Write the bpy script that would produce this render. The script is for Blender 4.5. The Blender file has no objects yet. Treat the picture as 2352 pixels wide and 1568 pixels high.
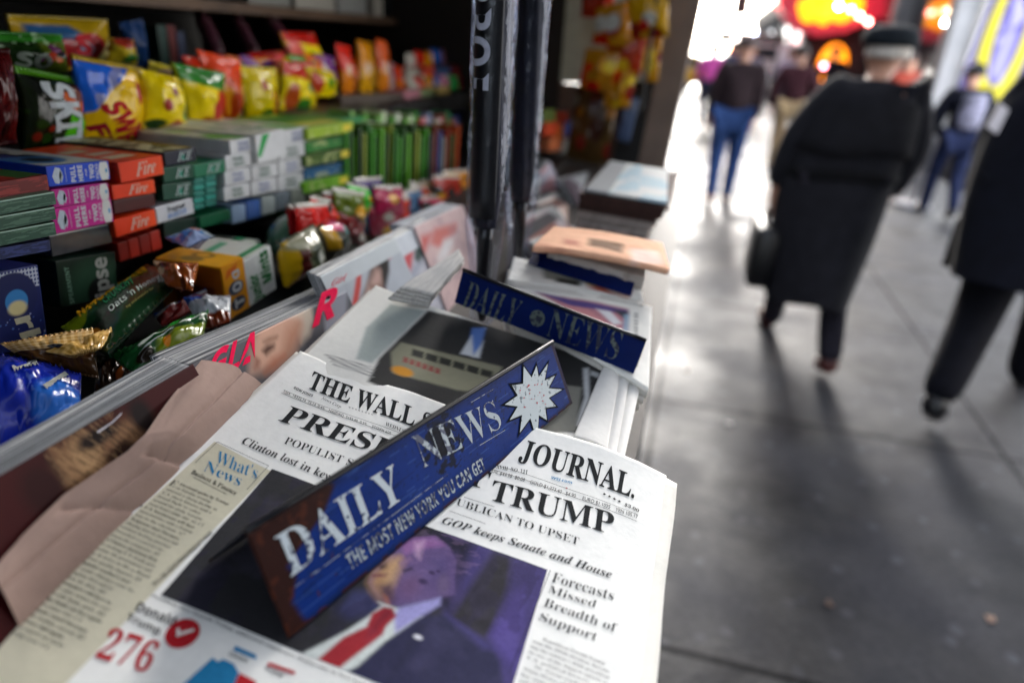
import bpy, bmesh, math, random
import numpy as np
from mathutils import Matrix, Vector
random.seed(7); RNG = np.random.default_rng(7)
scene = bpy.context.scene
# ------------------------------------------------------------------ camera
R = np.array([[.9626, .1553, -.2189], [.2617, -.3791, .8876], [.0546, -.9125, -.4057]])
u_, _, v_ = np.linalg.svd(R); R = u_ @ v_
CAM = np.array([0, 0, 1.55])
FPX = 1568.0                                   # 24 mm lens on a 36 mm frame, in units of a 2352 px wide picture
cam = bpy.data.cameras.new('camera'); camo = bpy.data.objects.new('camera', cam)
scene.collection.objects.link(camo); scene.camera = camo
r_, d_, f_ = R @ np.array([1, 0, 0.]), R @ np.array([0, 1, 0.]), R @ np.array([0, 0, 1.])
camo.matrix_world = Matrix(((r_[0], -d_[0], -f_[0], CAM[0]), (r_[1], -d_[1], -f_[1], CAM[1]), (r_[2], -d_[2], -f_[2], CAM[2]), (0, 0, 0, 1)))
cam.lens = 24; cam.sensor_width = 36; cam.clip_start = .02; cam.clip_end = 900
cam.dof.use_dof = True; cam.dof.focus_distance = .49; cam.dof.aperture_fstop = 2.8
# ------------------------------------------------------------------ sky, sun, exposure
SUN_EL, SUN_AZ = math.radians(20), math.radians(6)   # azimuth from +Y towards +X
world = bpy.data.worlds.new('World'); scene.world = world; world.use_nodes = True
wn = world.node_tree; bg = wn.nodes['Background']
sky = wn.nodes.new('ShaderNodeTexSky'); sky.sky_type = 'NISHITA'; sky.sun_disc = False
sky.sun_elevation = SUN_EL; sky.sun_rotation = SUN_AZ; sky.dust_density = 4; sky.ozone_density = .6
hs = wn.nodes.new('ShaderNodeHueSaturation'); hs.inputs['Saturation'].default_value = .42
wn.links.new(sky.outputs[0], hs.inputs['Color']); wn.links.new(hs.outputs[0], bg.inputs[0])
bg.inputs[1].default_value = .15
sl = bpy.data.lights.new('sun', 'SUN'); sl.energy = 1.8; sl.angle = math.radians(26); sl.color = (1, .995, .985)
so = bpy.data.objects.new('sun', sl); scene.collection.objects.link(so)
sd = Vector((math.sin(SUN_AZ) * math.cos(SUN_EL), math.cos(SUN_AZ) * math.cos(SUN_EL), math.sin(SUN_EL)))
so.rotation_euler = (-sd).to_track_quat('-Z', 'Y').to_euler(); so.location = (0, 0, 12)
scene.view_settings.view_transform = 'Standard'; scene.view_settings.look = 'None'
scene.view_settings.exposure = 2.4; scene.view_settings.gamma = 1
scene.render.engine = 'CYCLES'
scene.cycles.max_bounces = 8; scene.cycles.transparent_max_bounces = 12; scene.cycles.use_denoising = True
scene.cycles.sample_clamp_indirect = 6
# ------------------------------------------------------------------ helpers: measuring
def ray(x, y): return R @ np.array([x - 1176, y - 784, FPX])
def onx(x, y, X): r = ray(x, y); return CAM + r * (X / r[0])
def ony(x, y, Y): r = ray(x, y); return CAM + r * (Y / r[1])
def onz(x, y, z): r = ray(x, y); return CAM + r * ((z - CAM[2]) / r[2])
def onpl(x, y, p, n): r = ray(x, y); return CAM + r * (np.dot(p - CAM, n) / np.dot(r, n))
def proj(P):
    c = (np.atleast_2d(P) - CAM) @ R
    return np.stack([1176 + FPX * c[:, 0] / c[:, 2], 784 + FPX * c[:, 1] / c[:, 2]], 1)
CROPS = {'A': (0, 522.5, .3331), 'B': (588, 522.5, .3331), 'C': (1176, 522.5, .3331), 'D': (0, 1044.9, .3335), 'E': (588, 1044.9, .3335),
         'F': (1176, 1044.9, .3335), 'G': (0, 0, .2187), 'H': (343, 0, .2187), 'I': (343, 465.5, .2187), 'J': (735, 428.8, .2187),
         'K': (1200.5, 367.5, .2187), 'L': (1568, 0, .2187), 'M': (0, 306.25, .2344), 'N': (0, 796.25, .2187)}
def q(c, x, y): o = CROPS[c]; return (o[0] + o[2] * x, o[1] + o[2] * y)
def inv(S, p, g=(.5, .5)):
    "the surface parameters that the point p of the photograph shows"
    a = np.array(g, float); t = np.array(p, float)
    for _ in range(30):
        e = 1e-4
        Q = proj(np.array([S(a[0], a[1]), S(a[0] + e, a[1]), S(a[0], a[1] + e)]).reshape(3, 3))
        J = np.stack([(Q[1] - Q[0]) / e, (Q[2] - Q[0]) / e], 1)
        st = np.linalg.solve(J, t - Q[0]); m_ = np.abs(st).max(); a = a + st * min(1, .35 / max(m_, 1e-9))
        if m_ < 1e-6: break
    return a
def srf(S, U, V): return np.asarray(S(np.asarray(U, float), np.asarray(V, float)))
def plane(O, ea, eb):
    O, ea, eb = map(lambda t: np.array(t, float), (O, ea, eb))
    return lambda a, b: O + np.multiply.outer(a, ea) + np.multiply.outer(b, eb)
# ------------------------------------------------------------------ helpers: colours and materials
def lin(h):
    if isinstance(h, str):
        h = h.lstrip('#'); c = np.array([int(h[i:i + 2], 16) / 255 for i in (0, 2, 4)])
    else: c = np.array(h, float)
    return np.where(c <= .04045, c / 12.92, ((c + .055) / 1.055) ** 2.4)
MATS = {}
def M(name, col='#808080', rough=.6, metal=0, coat=0, var=.12, vscale=30, bump=0, bscale=80, emit=0, attr=False, spec=.5, trans=0, alpha=1):
    if name in MATS: return MATS[name]
    m = bpy.data.materials.new(name); m.use_nodes = True; nt = m.node_tree; b = nt.nodes['Principled BSDF']
    def n(t, **k):
        x = nt.nodes.new(t)
        for a, v in k.items(): setattr(x, a, v)
        return x
    tc = n('ShaderNodeTexCoord'); nz = n('ShaderNodeTexNoise'); nz.inputs['Scale'].default_value = vscale; nz.inputs['Detail'].default_value = 5
    nt.links.new(tc.outputs['Object'], nz.inputs['Vector'])
    mr = n('ShaderNodeMapRange'); mr.inputs[1].default_value = .3; mr.inputs[2].default_value = .7
    mr.inputs[3].default_value = 1 - var; mr.inputs[4].default_value = 1 + var
    nt.links.new(nz.outputs['Fac'], mr.inputs[0])
    mul = n('ShaderNodeVectorMath', operation='MULTIPLY')
    if attr:
        at = n('ShaderNodeAttribute', attribute_name='Col'); nt.links.new(at.outputs['Color'], mul.inputs[0])
    else: mul.inputs[0].default_value = tuple(lin(col))
    nt.links.new(mr.outputs[0], mul.inputs[1]); nt.links.new(mul.outputs[0], b.inputs['Base Color'])
    b.inputs['Roughness'].default_value = rough; b.inputs['Metallic'].default_value = metal
    b.inputs['Coat Weight'].default_value = coat; b.inputs['Coat Roughness'].default_value = .12
    b.inputs['Specular IOR Level'].default_value = spec; b.inputs['Transmission Weight'].default_value = trans; b.inputs['Alpha'].default_value = alpha
    if emit:
        b.inputs['Emission Color'].default_value = (*lin(col), 1); b.inputs['Emission Strength'].default_value = emit
    if bump:
        n2 = n('ShaderNodeTexNoise'); n2.inputs['Scale'].default_value = bscale; n2.inputs['Detail'].default_value = 4
        nt.links.new(tc.outputs['Object'], n2.inputs['Vector'])
        bp = n('ShaderNodeBump'); bp.inputs['Strength'].default_value = bump; bp.inputs['Distance'].default_value = .004
        nt.links.new(n2.outputs['Fac'], bp.inputs['Height']); nt.links.new(bp.outputs[0], b.inputs['Normal'])
    MATS[name] = m; return m
def ink(h): return M('ink ' + h, h, .85, var=.08, vscale=300, spec=.08)
def card(h): return M('card ' + h, h, .4, spec=.3, var=.1, vscale=60)
PRINT = M('newsprint', rough=.85, attr=True, var=.03, vscale=180, bump=.05, bscale=300, spec=.25)
GLOSSY = M('glossy print', rough=.55, attr=True, var=.05, vscale=40, spec=.12)
WRAP = M('plastic wrapper', rough=.22, attr=True, var=.08, vscale=25, spec=.35, bump=.10, bscale=40)
CARDV = M('printed card', rough=.45, attr=True, var=.06, vscale=40, spec=.25)
TINV = M('painted tin', rough=.45, attr=True, var=.10, vscale=45, bump=.05, bscale=160, spec=.07)
CLOTHV = M('cloth', rough=.95, attr=True, var=.25, vscale=14, bump=.2, bscale=220, spec=.15)
FLAT = M('painted board', rough=.7, attr=True, var=.06, vscale=4)
# ------------------------------------------------------------------ helpers: meshes
def tag(o, label=None, cat=None, group=None, kind=None):
    for k, v in (('label', label), ('category', cat), ('group', group), ('kind', kind)):
        if v: o[k] = v
    return o
def link(name, me, parent=None):
    o = bpy.data.objects.new(name, me); scene.collection.objects.link(o)
    if parent is not None: o.parent = parent; o.matrix_parent_inverse = parent.matrix_world.inverted()
    return o
def empty(name, loc, label, cat, group=None):
    o = bpy.data.objects.new(name, None); scene.collection.objects.link(o); o.empty_display_size = .02
    o.location = loc; o.matrix_world = Matrix.Translation(Vector(loc)); return tag(o, label, cat, group)
def mesh(name, V, F, mats, parent=None, cols=None, smooth=False, mi=None, loc=None):
    V = np.asarray(V, float).reshape(-1, 3)
    if parent is None and loc is None: loc = (V.min(0) + V.max(0)) / 2 * [1, 1, 0] + [0, 0, V[:, 2].min()]
    if loc is not None: V = V - np.array(loc)
    me = bpy.data.meshes.new(name); me.from_pydata([tuple(x) for x in V], [], [tuple(f) for f in F])
    for m in (mats if isinstance(mats, (list, tuple)) else [mats]): me.materials.append(m)
    if mi is not None: me.polygons.foreach_set('material_index', list(mi))
    if smooth: me.polygons.foreach_set('use_smooth', [True] * len(me.polygons))
    if cols is not None:
        a = me.color_attributes.new('Col', 'FLOAT_COLOR', 'POINT'); c = np.ones((len(V), 4)); c[:, :3] = cols
        a.data.foreach_set('color', c.ravel())
    me.update(); o = bpy.data.objects.new(name, me); scene.collection.objects.link(o)
    if parent is not None:
        o.parent = parent; o.matrix_parent_inverse = Matrix.Translation(-Vector(parent.location))
    if loc is not None: o.location = loc
    return o
class MB:
    def __init__(s): s.V, s.F, s.mi = [], [], []
    def add(s, V, F, mi=0):
        k = len(s.V); s.V += [tuple(x) for x in V]; s.F += [tuple(i + k for i in f) for f in F]; s.mi += [mi] * len(F)
    def box(s, x0, x1, y0, y1, z0, z1, mi=0):
        s.add([(x0, y0, z0), (x1, y0, z0), (x1, y1, z0), (x0, y1, z0), (x0, y0, z1), (x1, y0, z1), (x1, y1, z1), (x0, y1, z1)],
              [(0, 3, 2, 1), (4, 5, 6, 7), (0, 1, 5, 4), (1, 2, 6, 5), (2, 3, 7, 6), (3, 0, 4, 7)], mi)
    def tube(s, pts, rad, n=12, mi=0):
        pts = [np.array(p, float) for p in pts]; rad = rad if hasattr(rad, '__len__') else [rad] * len(pts); rings = []
        for i, p in enumerate(pts):
            t = pts[min(i + 1, len(pts) - 1)] - pts[max(i - 1, 0)]; t /= np.linalg.norm(t)
            a = np.cross(t, [1, 0, 0] if abs(t[0]) < .8 else [0, 1, 0]); a /= np.linalg.norm(a); b = np.cross(t, a)
            rings.append([p + rad[i] * (math.cos(w) * a + math.sin(w) * b) for w in np.arange(n) * 2 * math.pi / n])
        s.loft(rings, mi)
    def loft(s, rings, mi=0, cap=True):
        n = len(rings[0]); F = [(i * n + j, i * n + (j + 1) % n, (i + 1) * n + (j + 1) % n, (i + 1) * n + j) for i in range(len(rings) - 1) for j in range(n)]
        if cap: F += [tuple(range(n))[::-1], tuple((len(rings) - 1) * n + j for j in range(n))]
        s.add([p for r in rings for p in r], F, mi)
    def ball(s, c, r, n=14, m=9, mi=0):
        r = r if hasattr(r, '__len__') else (r, r, r)
        s.loft([[(c[0] + r[0] * math.sin(t) * math.cos(w), c[1] + r[1] * math.sin(t) * math.sin(w), c[2] - r[2] * math.cos(t)) for w in np.arange(n) * 2 * math.pi / n]
                for t in np.linspace(.12, math.pi - .12, m)], mi)
    def build(s, name, mats, parent=None, smooth=False, cols=None, bevel=0, loc=None):
        V = np.array(s.V, float)
        if parent is None and loc is None: loc = (V.min(0) + V.max(0)) / 2 * [1, 1, 0] + [0, 0, V[:, 2].min()]
        o = mesh(name, V, s.F, mats, parent, cols, smooth, s.mi, loc)
        if bevel:
            bm = bmesh.new(); bm.from_mesh(o.data)
            bmesh.ops.bevel(bm, geom=bm.edges[:], offset=bevel, segments=2, affect='EDGES', profile=.7); bm.to_mesh(o.data); bm.free()
        return o
class Cv:
    "paints printed colours on the vertices of a sheet"
    def __init__(s, U, V, col): s.U, s.V = U, V; s.C = np.tile(lin(col), (len(U), 1))
    def mix(s, w, col): w = np.clip(w, 0, 1)[:, None]; s.C = s.C * (1 - w) + lin(col) * w
    def ell(s, cx, cy, rx, ry, col, soft=.15, rot=0):
        c, k = math.cos(rot), math.sin(rot); x, y = s.U - cx, s.V - cy
        d = np.hypot((x * c + y * k) / rx, (-x * k + y * c) / ry); s.mix((1 + soft / 2 - d) / max(soft, 1e-3), col)
    def rect(s, x0, x1, y0, y1, col): s.mix(((s.U >= x0) & (s.U <= x1) & (s.V >= y0) & (s.V <= y1)).astype(float), col)
    def poly(s, pts, col, soft=0, op=1):
        p = np.array(pts, float); ins = np.zeros(len(s.U), bool); D = np.full(len(s.U), 1e9)
        for a, b in zip(p, np.roll(p, -1, 0)):
            if a[1] != b[1]:
                ins ^= ((a[1] > s.V) != (b[1] > s.V)) & (s.U < (b[0] - a[0]) * (s.V - a[1]) / (b[1] - a[1]) + a[0])
            if soft:
                e = b - a; t = np.clip(((s.U - a[0]) * e[0] + (s.V - a[1]) * e[1]) / max(e @ e, 1e-12), 0, 1)
                D = np.minimum(D, np.hypot(s.U - a[0] - t * e[0], s.V - a[1] - t * e[1]))
        w = np.clip(.5 + np.where(ins, D, -D) / soft, 0, 1) if soft else ins.astype(float)
        s.mix(w * op, col)
    def blobs(s, n, cols, r, box=(0, 1, 0, 1), seed=0):
        g = np.random.default_rng(seed)
        for _ in range(n):
            k = r * g.uniform(.5, 1.3)
            s.ell(g.uniform(box[0], box[1]), g.uniform(box[2], box[3]), k, k * g.uniform(.7, 1.4), cols[g.integers(len(cols))], .3)
def sheet(name, S, ur, vr, nu, nv, paint, mat, parent=None, back=None, off=0.0, smooth=True, bdir=None):
    "a grid of a surface S over ranges ur, vr; paint(canvas) prints on it; back = thickness of a second skin"
    U, V = np.meshgrid(np.linspace(*ur, nu), np.linspace(*vr, nv)); U, V = U.ravel(), V.ravel()
    X = srf(S, U, V)
    if off or back: N = normals(S, U, V); X = X + N * off
    F = [(j * nu + i, j * nu + i + 1, (j + 1) * nu + i + 1, (j + 1) * nu + i) for j in range(nv - 1) for i in range(nu - 1)]
    c = Cv(U, V, '#ffffff'); paint(c); C = c.C
    if back:
        k = len(X); X = np.vstack([X, X - (N if bdir is None else bdir) * back]); C = np.vstack([C, C])
        F += [tuple(i + k for i in f)[::-1] for f in F]
        rim = list(range(nu)) + [j * nu + nu - 1 for j in range(1, nv)] + [(nv - 1) * nu + i for i in range(nu - 2, -1, -1)] + [j * nu for j in range(nv - 2, 0, -1)]
        F += [(b, a, a + k, b + k) for a, b in zip(rim, rim[1:] + rim[:1])]
    return mesh(name, X, F, mat, parent, C, smooth)
def normals(S, U, V, e=1e-4):
    a = srf(S, U + e, V) - srf(S, U - e, V); b = srf(S, U, V + e) - srf(S, U, V - e)
    n = np.cross(a, b); n /= np.linalg.norm(n, axis=1)[:, None]
    X = srf(S, U, V); s = np.sign(np.einsum('ij,ij->i', n, CAM - X)); return n * s[:, None]
# ------------------------------------------------------------------ helpers: lettering
def _map(s, U0, L0, D0=None):
    o = ''
    for c in s:
        if 'A' <= c <= 'Z': o += chr(U0 + ord(c) - 65)
        elif 'a' <= c <= 'z': o += chr(0x210E) if (L0 == 0x1D44E and c == 'h') else chr(L0 + ord(c) - 97)
        elif c.isdigit() and D0: o += chr(D0 + ord(c) - 48)
        else: o += c
    return o
STYLE = {'serif': lambda s: (_map(s, 0x1D400, 0x1D41A, 0x1D7CE), 0), 'light': lambda s: (_map(s, 0x1D400, 0x1D41A, 0x1D7CE), -.011),
         'heavy': lambda s: (_map(s, 0x1D400, 0x1D41A, 0x1D7CE), .006), 'it': lambda s: (_map(s, 0x1D434, 0x1D44E), 0),
         'bi': lambda s: (_map(s, 0x1D468, 0x1D482), 0), 'sans': lambda s: (s, 0), 'bold': lambda s: (_map(s, 0x1D5D4, 0x1D5EE, 0x1D7EC), 0),
         'black': lambda s: (_map(s, 0x1D5D4, 0x1D5EE, 0x1D7EC), .02)}
_A, _T = {}, {}
def _eval(body, style):
    c = bpy.data.curves.new('t', 'FONT'); o = bpy.data.objects.new('t', c); c.body, c.offset = STYLE[style](body); c.size = 1; c.resolution_u = 3; c.space_line = 4
    me = o.to_mesh(); V = np.array([v.co[:2] for v in me.vertices]); F = [tuple(p.vertices) for p in me.polygons]; o.to_mesh_clear()
    bpy.data.objects.remove(o); bpy.data.curves.remove(c)
    return V, F, np.round(-(V[:, 1] - .3) / 4).astype(int)
def alphabet(style, s):
    "letter outlines and advance widths of a style, evaluated many at a time"
    D = _A.setdefault(style, {}); new = [c for c in dict.fromkeys(s) if c not in D]
    if new:
        V, F, r = _eval('\n'.join(new), style); V2, _, r2 = _eval('\n'.join(c + 'H' for c in new) + '\nH', style); xm = V2[r2 == len(new)][:, 0].max()
        for i, c in enumerate(new):
            ids = np.where(r == i)[0]; mp = {int(k): n for n, k in enumerate(ids)}; W = V[ids].copy() if len(ids) else np.zeros((0, 2))
            if len(ids): W[:, 1] += 4 * i
            D[c] = (W, [tuple(mp[k] for k in f) for f in F if f[0] in mp], V2[r2 == i][:, 0].max() - xm)
    return D
def glyphs(s, style, res=3):
    if (s, style) not in _T:
        D = alphabet(style, s); V, F, x, n = [], [], 0, 0
        for ch in s:
            W, f, adv = D[ch]
            V.append(W + [x, 0]); F += [tuple(k + n for k in t) for t in f]; n += len(W); x += adv
        _T[(s, style)] = (np.concatenate(V), F)
    return _T[(s, style)]
CAPH = {}
def caph(style):
    if style not in CAPH: V, _ = glyphs('H', style); CAPH[style] = V[:, 1].max()
    return CAPH[style]
class Ink:
    "collects lettering laid on one surface; build() makes one mesh"
    def __init__(s, S, lift=.00025): s.S, s.lift, s.V, s.F = S, lift, [], []
    def uv(s, V, F):
        k = len(s.V); s.V += [tuple(v) for v in V]; s.F += [tuple(i + k for i in f) for f in F]
    def text(s, t, style, a0, a1, aT, fit=None):
        "baseline from parameters a0 to a1, cap tops at aT above a0"
        V, F = glyphs(t, style)
        if not len(V): return
        W, _ = glyphs(fit or t, style); x0, x1 = W[:, 0].min(), W[:, 0].max(); h = caph(style)
        a0, a1, aT = map(np.array, (a0, a1, aT))
        s.uv(a0 + np.outer((V[:, 0] - x0) / (x1 - x0), a1 - a0) + np.outer(V[:, 1] / h, aT - a0), F)
    def ptext(s, t, style, p0, p1, pT, fit=None, g=(.5, .5)): s.text(t, style, inv(s.S, p0, g), inv(s.S, p1, g), inv(s.S, pT, g), fit)
    def poly(s, pts): s.uv(pts, [tuple(range(len(pts)))])
    def ppoly(s, pts, g=(.5, .5)): s.poly([inv(s.S, p, g) for p in pts])
    def line(s, a, b, w, n=24):
        a, b = np.array(a, float), np.array(b, float); d = (b - a) / np.linalg.norm(b - a); m = np.array([-d[1], d[0]]) * w / 2
        T = np.linspace(0, 1, n + 1)[:, None]; L = np.vstack([a + T * (b - a) + m, a + T * (b - a) - m])
        s.uv(L, [(i, i + 1, n + 2 + i, n + 1 + i) for i in range(n)])
    def pline(s, p0, p1, w, g=(.5, .5)): s.line(inv(s.S, p0, g), inv(s.S, p1, g), w)
    def build(s, name, mat, parent=None, sub=0):
        A = np.array(s.V); F = s.F
        for _ in range(sub):
            T = np.array([(f[0], f[i], f[i + 1]) for f in F for i in range(1, len(f) - 1)]); P = A[T]; n = len(T)
            m = [(P[:, 0] + P[:, 1]) / 2, (P[:, 1] + P[:, 2]) / 2, (P[:, 2] + P[:, 0]) / 2]
            A = np.concatenate([P[:, 0], P[:, 1], P[:, 2], *m]); k = np.arange(n); F = [tuple(r) for r in np.concatenate([np.stack(x, 1) for x in ((k, k + 3 * n, k + 5 * n), (k + 3 * n, k + n, k + 4 * n), (k + 5 * n, k + 4 * n, k + 2 * n), (k + 3 * n, k + 4 * n, k + 5 * n))])]
        X = srf(s.S, A[:, 0], A[:, 1]) + normals(s.S, A[:, 0], A[:, 1]) * s.lift
        return mesh(name, X, F, mat, parent)
def vnoise(x, y, seed=0, oct=3):
    "smooth value noise, -1 to 1"
    x, y = np.broadcast_arrays(np.asarray(x, float), np.asarray(y, float)); t = 0; amp = 1; tot = 0
    def h(i, j): v = np.sin(i * 127.1 + j * 311.7 + seed * 74.7) * 43758.5453; return v - np.floor(v)
    for k in range(oct):
        i, j = np.floor(x), np.floor(y); fx, fy = x - i, y - j; fx, fy = fx * fx * (3 - 2 * fx), fy * fy * (3 - 2 * fy)
        t = t + amp * ((h(i, j) * (1 - fx) + h(i + 1, j) * fx) * (1 - fy) + (h(i, j + 1) * (1 - fx) + h(i + 1, j + 1) * fx) * fy)
        tot += amp; amp *= .5; x, y = x * 2.03 + 5, y * 2.03 + 9
    return 2 * t / tot - 1
def unit(v): v = np.array(v, float); return v / np.linalg.norm(v)
# ------------------------------------------------------------------ the printed page plane (slopes down towards the pavement)
W = .305
d1 = unit(R @ np.array([508, -908, 1568.])); d2 = R @ np.array([.941, .3145, -.1228]); d2 = unit(d2 - d1 * (d1 @ d2))
nP = np.cross(d2, d1)
TLp = CAM + ray(690, 805) * .001122 * W
S0 = plane(TLp, d2, d1)                                    # a across the page, b up the page, in metres
BU = [0, .05, .1, .2, .3, .42, .5, .6, .7, .8, .9, 1]; BZ = [0, -.001, -.004, -.004, -.002, -.003, -.001, .004, .0075, .009, .007, .001]
def bump(a, b): return np.interp(np.asarray(a) / W, BU, BZ) * (.12 + .88 * np.exp(np.minimum(np.asarray(b), 0) / .045))
def SP(a, b): return S0(a, b) + np.multiply.outer(bump(a, b) + .0006 * vnoise(np.asarray(a) * 40, np.asarray(b) * 40, 3), nP)
def lifted(S, h): return lambda a, b: S(a, b) + np.multiply.outer(np.zeros_like(np.asarray(a, float) + np.asarray(b, float)) + h, nP)
def quad(tl, tr, br, bl):
    tl, tr, br, bl = (np.array(p, float) for p in (tl, tr, br, bl)); o = np.multiply.outer
    return lambda u, v: o((1 - np.asarray(u)) * (1 - np.asarray(v)), bl) + o(np.asarray(u) * (1 - np.asarray(v)), br) + o(np.asarray(u) * np.asarray(v), tr) + o((1 - np.asarray(u)) * np.asarray(v), tl)
# ------------------------------------------------------------------ structure: ground
def concrete(name, c0, c1, joint, rough):
    m = bpy.data.materials.new(name); m.use_nodes = True; nt = m.node_tree; b = nt.nodes['Principled BSDF']; N = nt.nodes.new; L = nt.links.new
    tc = N('ShaderNodeTexCoord'); n1 = N('ShaderNodeTexNoise'); n1.inputs['Scale'].default_value = 1.6; n1.inputs['Detail'].default_value = 8; L(tc.outputs['Object'], n1.inputs['Vector'])
    n2 = N('ShaderNodeTexNoise'); n2.inputs['Scale'].default_value = 42; n2.inputs['Detail'].default_value = 6; L(tc.outputs['Object'], n2.inputs['Vector'])
    r = N('ShaderNodeValToRGB'); r.color_ramp.elements[0].position = .38; r.color_ramp.elements[1].position = .62
    r.color_ramp.elements[0].color = (*lin(c0), 1); r.color_ramp.elements[1].color = (*lin(c1), 1); L(n1.outputs['Fac'], r.inputs[0])
    mx = N('ShaderNodeMix'); mx.data_type = 'RGBA'; mx.blend_type = 'OVERLAY'; mx.inputs['Factor'].default_value = .5
    L(r.outputs[0], mx.inputs[6]); L(n2.outputs['Fac'], mx.inputs[7])
    br = N('ShaderNodeTexBrick'); br.offset = 0; br.inputs['Scale'].default_value = 1; br.inputs['Mortar Size'].default_value = .011; br.inputs['Brick Width'].default_value = 1.5; br.inputs['Row Height'].default_value = 1.5
    br.inputs['Color1'].default_value = br.inputs['Color2'].default_value = (1, 1, 1, 1); br.inputs['Mortar'].default_value = (*[joint] * 3, 1); L(tc.outputs['Object'], br.inputs['Vector'])
    n4 = N('ShaderNodeTexNoise'); n4.inputs['Scale'].default_value = 4.5; n4.inputs['Detail'].default_value = 7; n4.inputs['Roughness'].default_value = .65; L(tc.outputs['Object'], n4.inputs['Vector']); n3 = N('ShaderNodeMapRange'); n3.inputs[1].default_value = .38; n3.inputs[2].default_value = .62; n3.inputs[3].default_value = .09; n3.inputs[4].default_value = .18; L(n4.outputs['Fac'], n3.inputs[0])
    # chewing-gum spots
    vo = N('ShaderNodeTexVoronoi'); vo.inputs['Scale'].default_value = 5; L(tc.outputs['Object'], vo.inputs['Vector'])
    st = N('ShaderNodeMapRange'); st.inputs[1].default_value = .07; st.inputs[2].default_value = .11; st.inputs[3].default_value = 2.0; st.inputs[4].default_value = 1; L(vo.outputs['Distance'], st.inputs[0])
    m1 = N('ShaderNodeMix'); m1.data_type = 'RGBA'; m1.blend_type = 'MULTIPLY'; m1.inputs['Factor'].default_value = 1; L(mx.outputs[2], m1.inputs[6]); L(br.outputs[0], m1.inputs[7])
    m2 = N('ShaderNodeMix'); m2.data_type = 'RGBA'; m2.blend_type = 'MULTIPLY'; m2.inputs['Factor'].default_value = 1; L(m1.outputs[2], m2.inputs[6]); L(st.outputs[0], m2.inputs[7])
    L(m2.outputs[2], b.inputs['Base Color'])
    mr = N('ShaderNodeMapRange'); mr.inputs[1].default_value = .36; mr.inputs[2].default_value = .64; mr.inputs[3].default_value = rough - .06; mr.inputs[4].default_value = rough + .14; L(n1.outputs['Fac'], mr.inputs[0]); L(mr.outputs[0], b.inputs['Roughness']); sp = N('ShaderNodeMath'); sp.operation = 'MULTIPLY'; L(br.outputs[0], sp.inputs[0]); L(n3.outputs[0], sp.inputs[1]); L(sp.outputs[0], b.inputs['Specular IOR Level'])
    vo.voronoi_dimensions = '2D'; vo.inputs['Randomness'].default_value = 1
    bp = N('ShaderNodeBump'); bp.inputs['Strength'].default_value = .45; bp.inputs['Distance'].default_value = .006; L(n2.outputs['Fac'], bp.inputs['Height']); L(bp.outputs[0], b.inputs['Normal'])
    return m
CONC = concrete('worn concrete', '#131419', '#2f3036', .30, .54)
ASPH = concrete('asphalt', '#3a3a3b', '#4c4b4b', 1.0, .42)
def slab(name, x0, x1, y0, y1, z0, z1, m):
    b = MB(); b.box(x0, x1, y0, y1, z0, z1); o = b.build(name, m, loc=(0, 0, 0)); return tag(o, kind='structure')
slab('ground', -260, 260, -120, 420, -.5, -.14, ASPH)
slab('sidewalk', -2.3, 3.5, -30, 26, -.14, 0, CONC)
slab('far_sidewalk', -2.3, 3.5, 40, 120, -.14, 0, CONC)
# ------------------------------------------------------------------ newsstand
GRN = M('dark green enamel', '#16201c', .45, var=.25, vscale=9, bump=.1)
BLK = M('black shelf steel', '#0c0c0d', .5, var=.3, vscale=12)
POSTM = M('brown painted steel', '#7a685c', .55, var=.3, vscale=7, bump=.25, bscale=35)
WOOD = M('dark board', '#211712', .7, var=.3, vscale=9, bump=.2, bscale=50)
stand = empty('newsstand', (-.85, .9, 0), 'dark metal street newsstand crowded with sweets, magazines and newspapers', 'newsstand')
b = MB()
cO = TLp - nP * .083; ct = plane(cO, d2, np.array([0, 1, 0]))
pts = [ct(a, c) for a in (-.06, .285) for c in (-.75, 1.62)]; b.add(pts + [p - [0, 0, .03] for p in pts], [(0, 2, 3, 1), (4, 5, 7, 6), (0, 1, 5, 4), (2, 6, 7, 3), (0, 4, 6, 2), (1, 3, 7, 5)])
b.build('counter', WOOD, stand)
b = MB(); b.box(-1.66, -.03, -.34, 2.06, .12, 1.14); b.box(-1.6, -.08, -.3, 2.0, 0, .12); b.build('base_cabinet', GRN, stand)
b = MB(); b.box(-1.0, -.335, -.34, 2.06, 1.2405, 1.2555); b.box(-1.0, -.66, -.34, 2.06, 1.385, 1.40); b.box(-.675, -.66, -.34, 2.06, 1.256, 1.3845); b.build('candy_shelf', BLK, stand)
b = MB(); b.box(-1.70, -1.665, -.34, 2.3, 0, 2.36); b.build('back_wall', BLK, stand)
b = MB(); b.box(-1.66, -.42, 2.14, 2.18, 1.15, 2.36); b.build('end_wall', WOOD, stand)
b = MB(); b.box(-1.66, -.3, -.40, -.345, 0, 2.36); b.build('end_wall', GRN, stand)
b = MB(); b.box(-1.74, .06, -.44, 2.34, 2.362, 2.44); b.build('roof', GRN, stand)  # roof out of view, its overhang drawn out to shade the sweets
b = MB(); b.box(-1.6, -.95, -.34, 3.05, 1.565, 1.584); b.build('upper_shelf', M('shelf edge', '#5a4433', .6, var=.3, vscale=12), stand)
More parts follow.
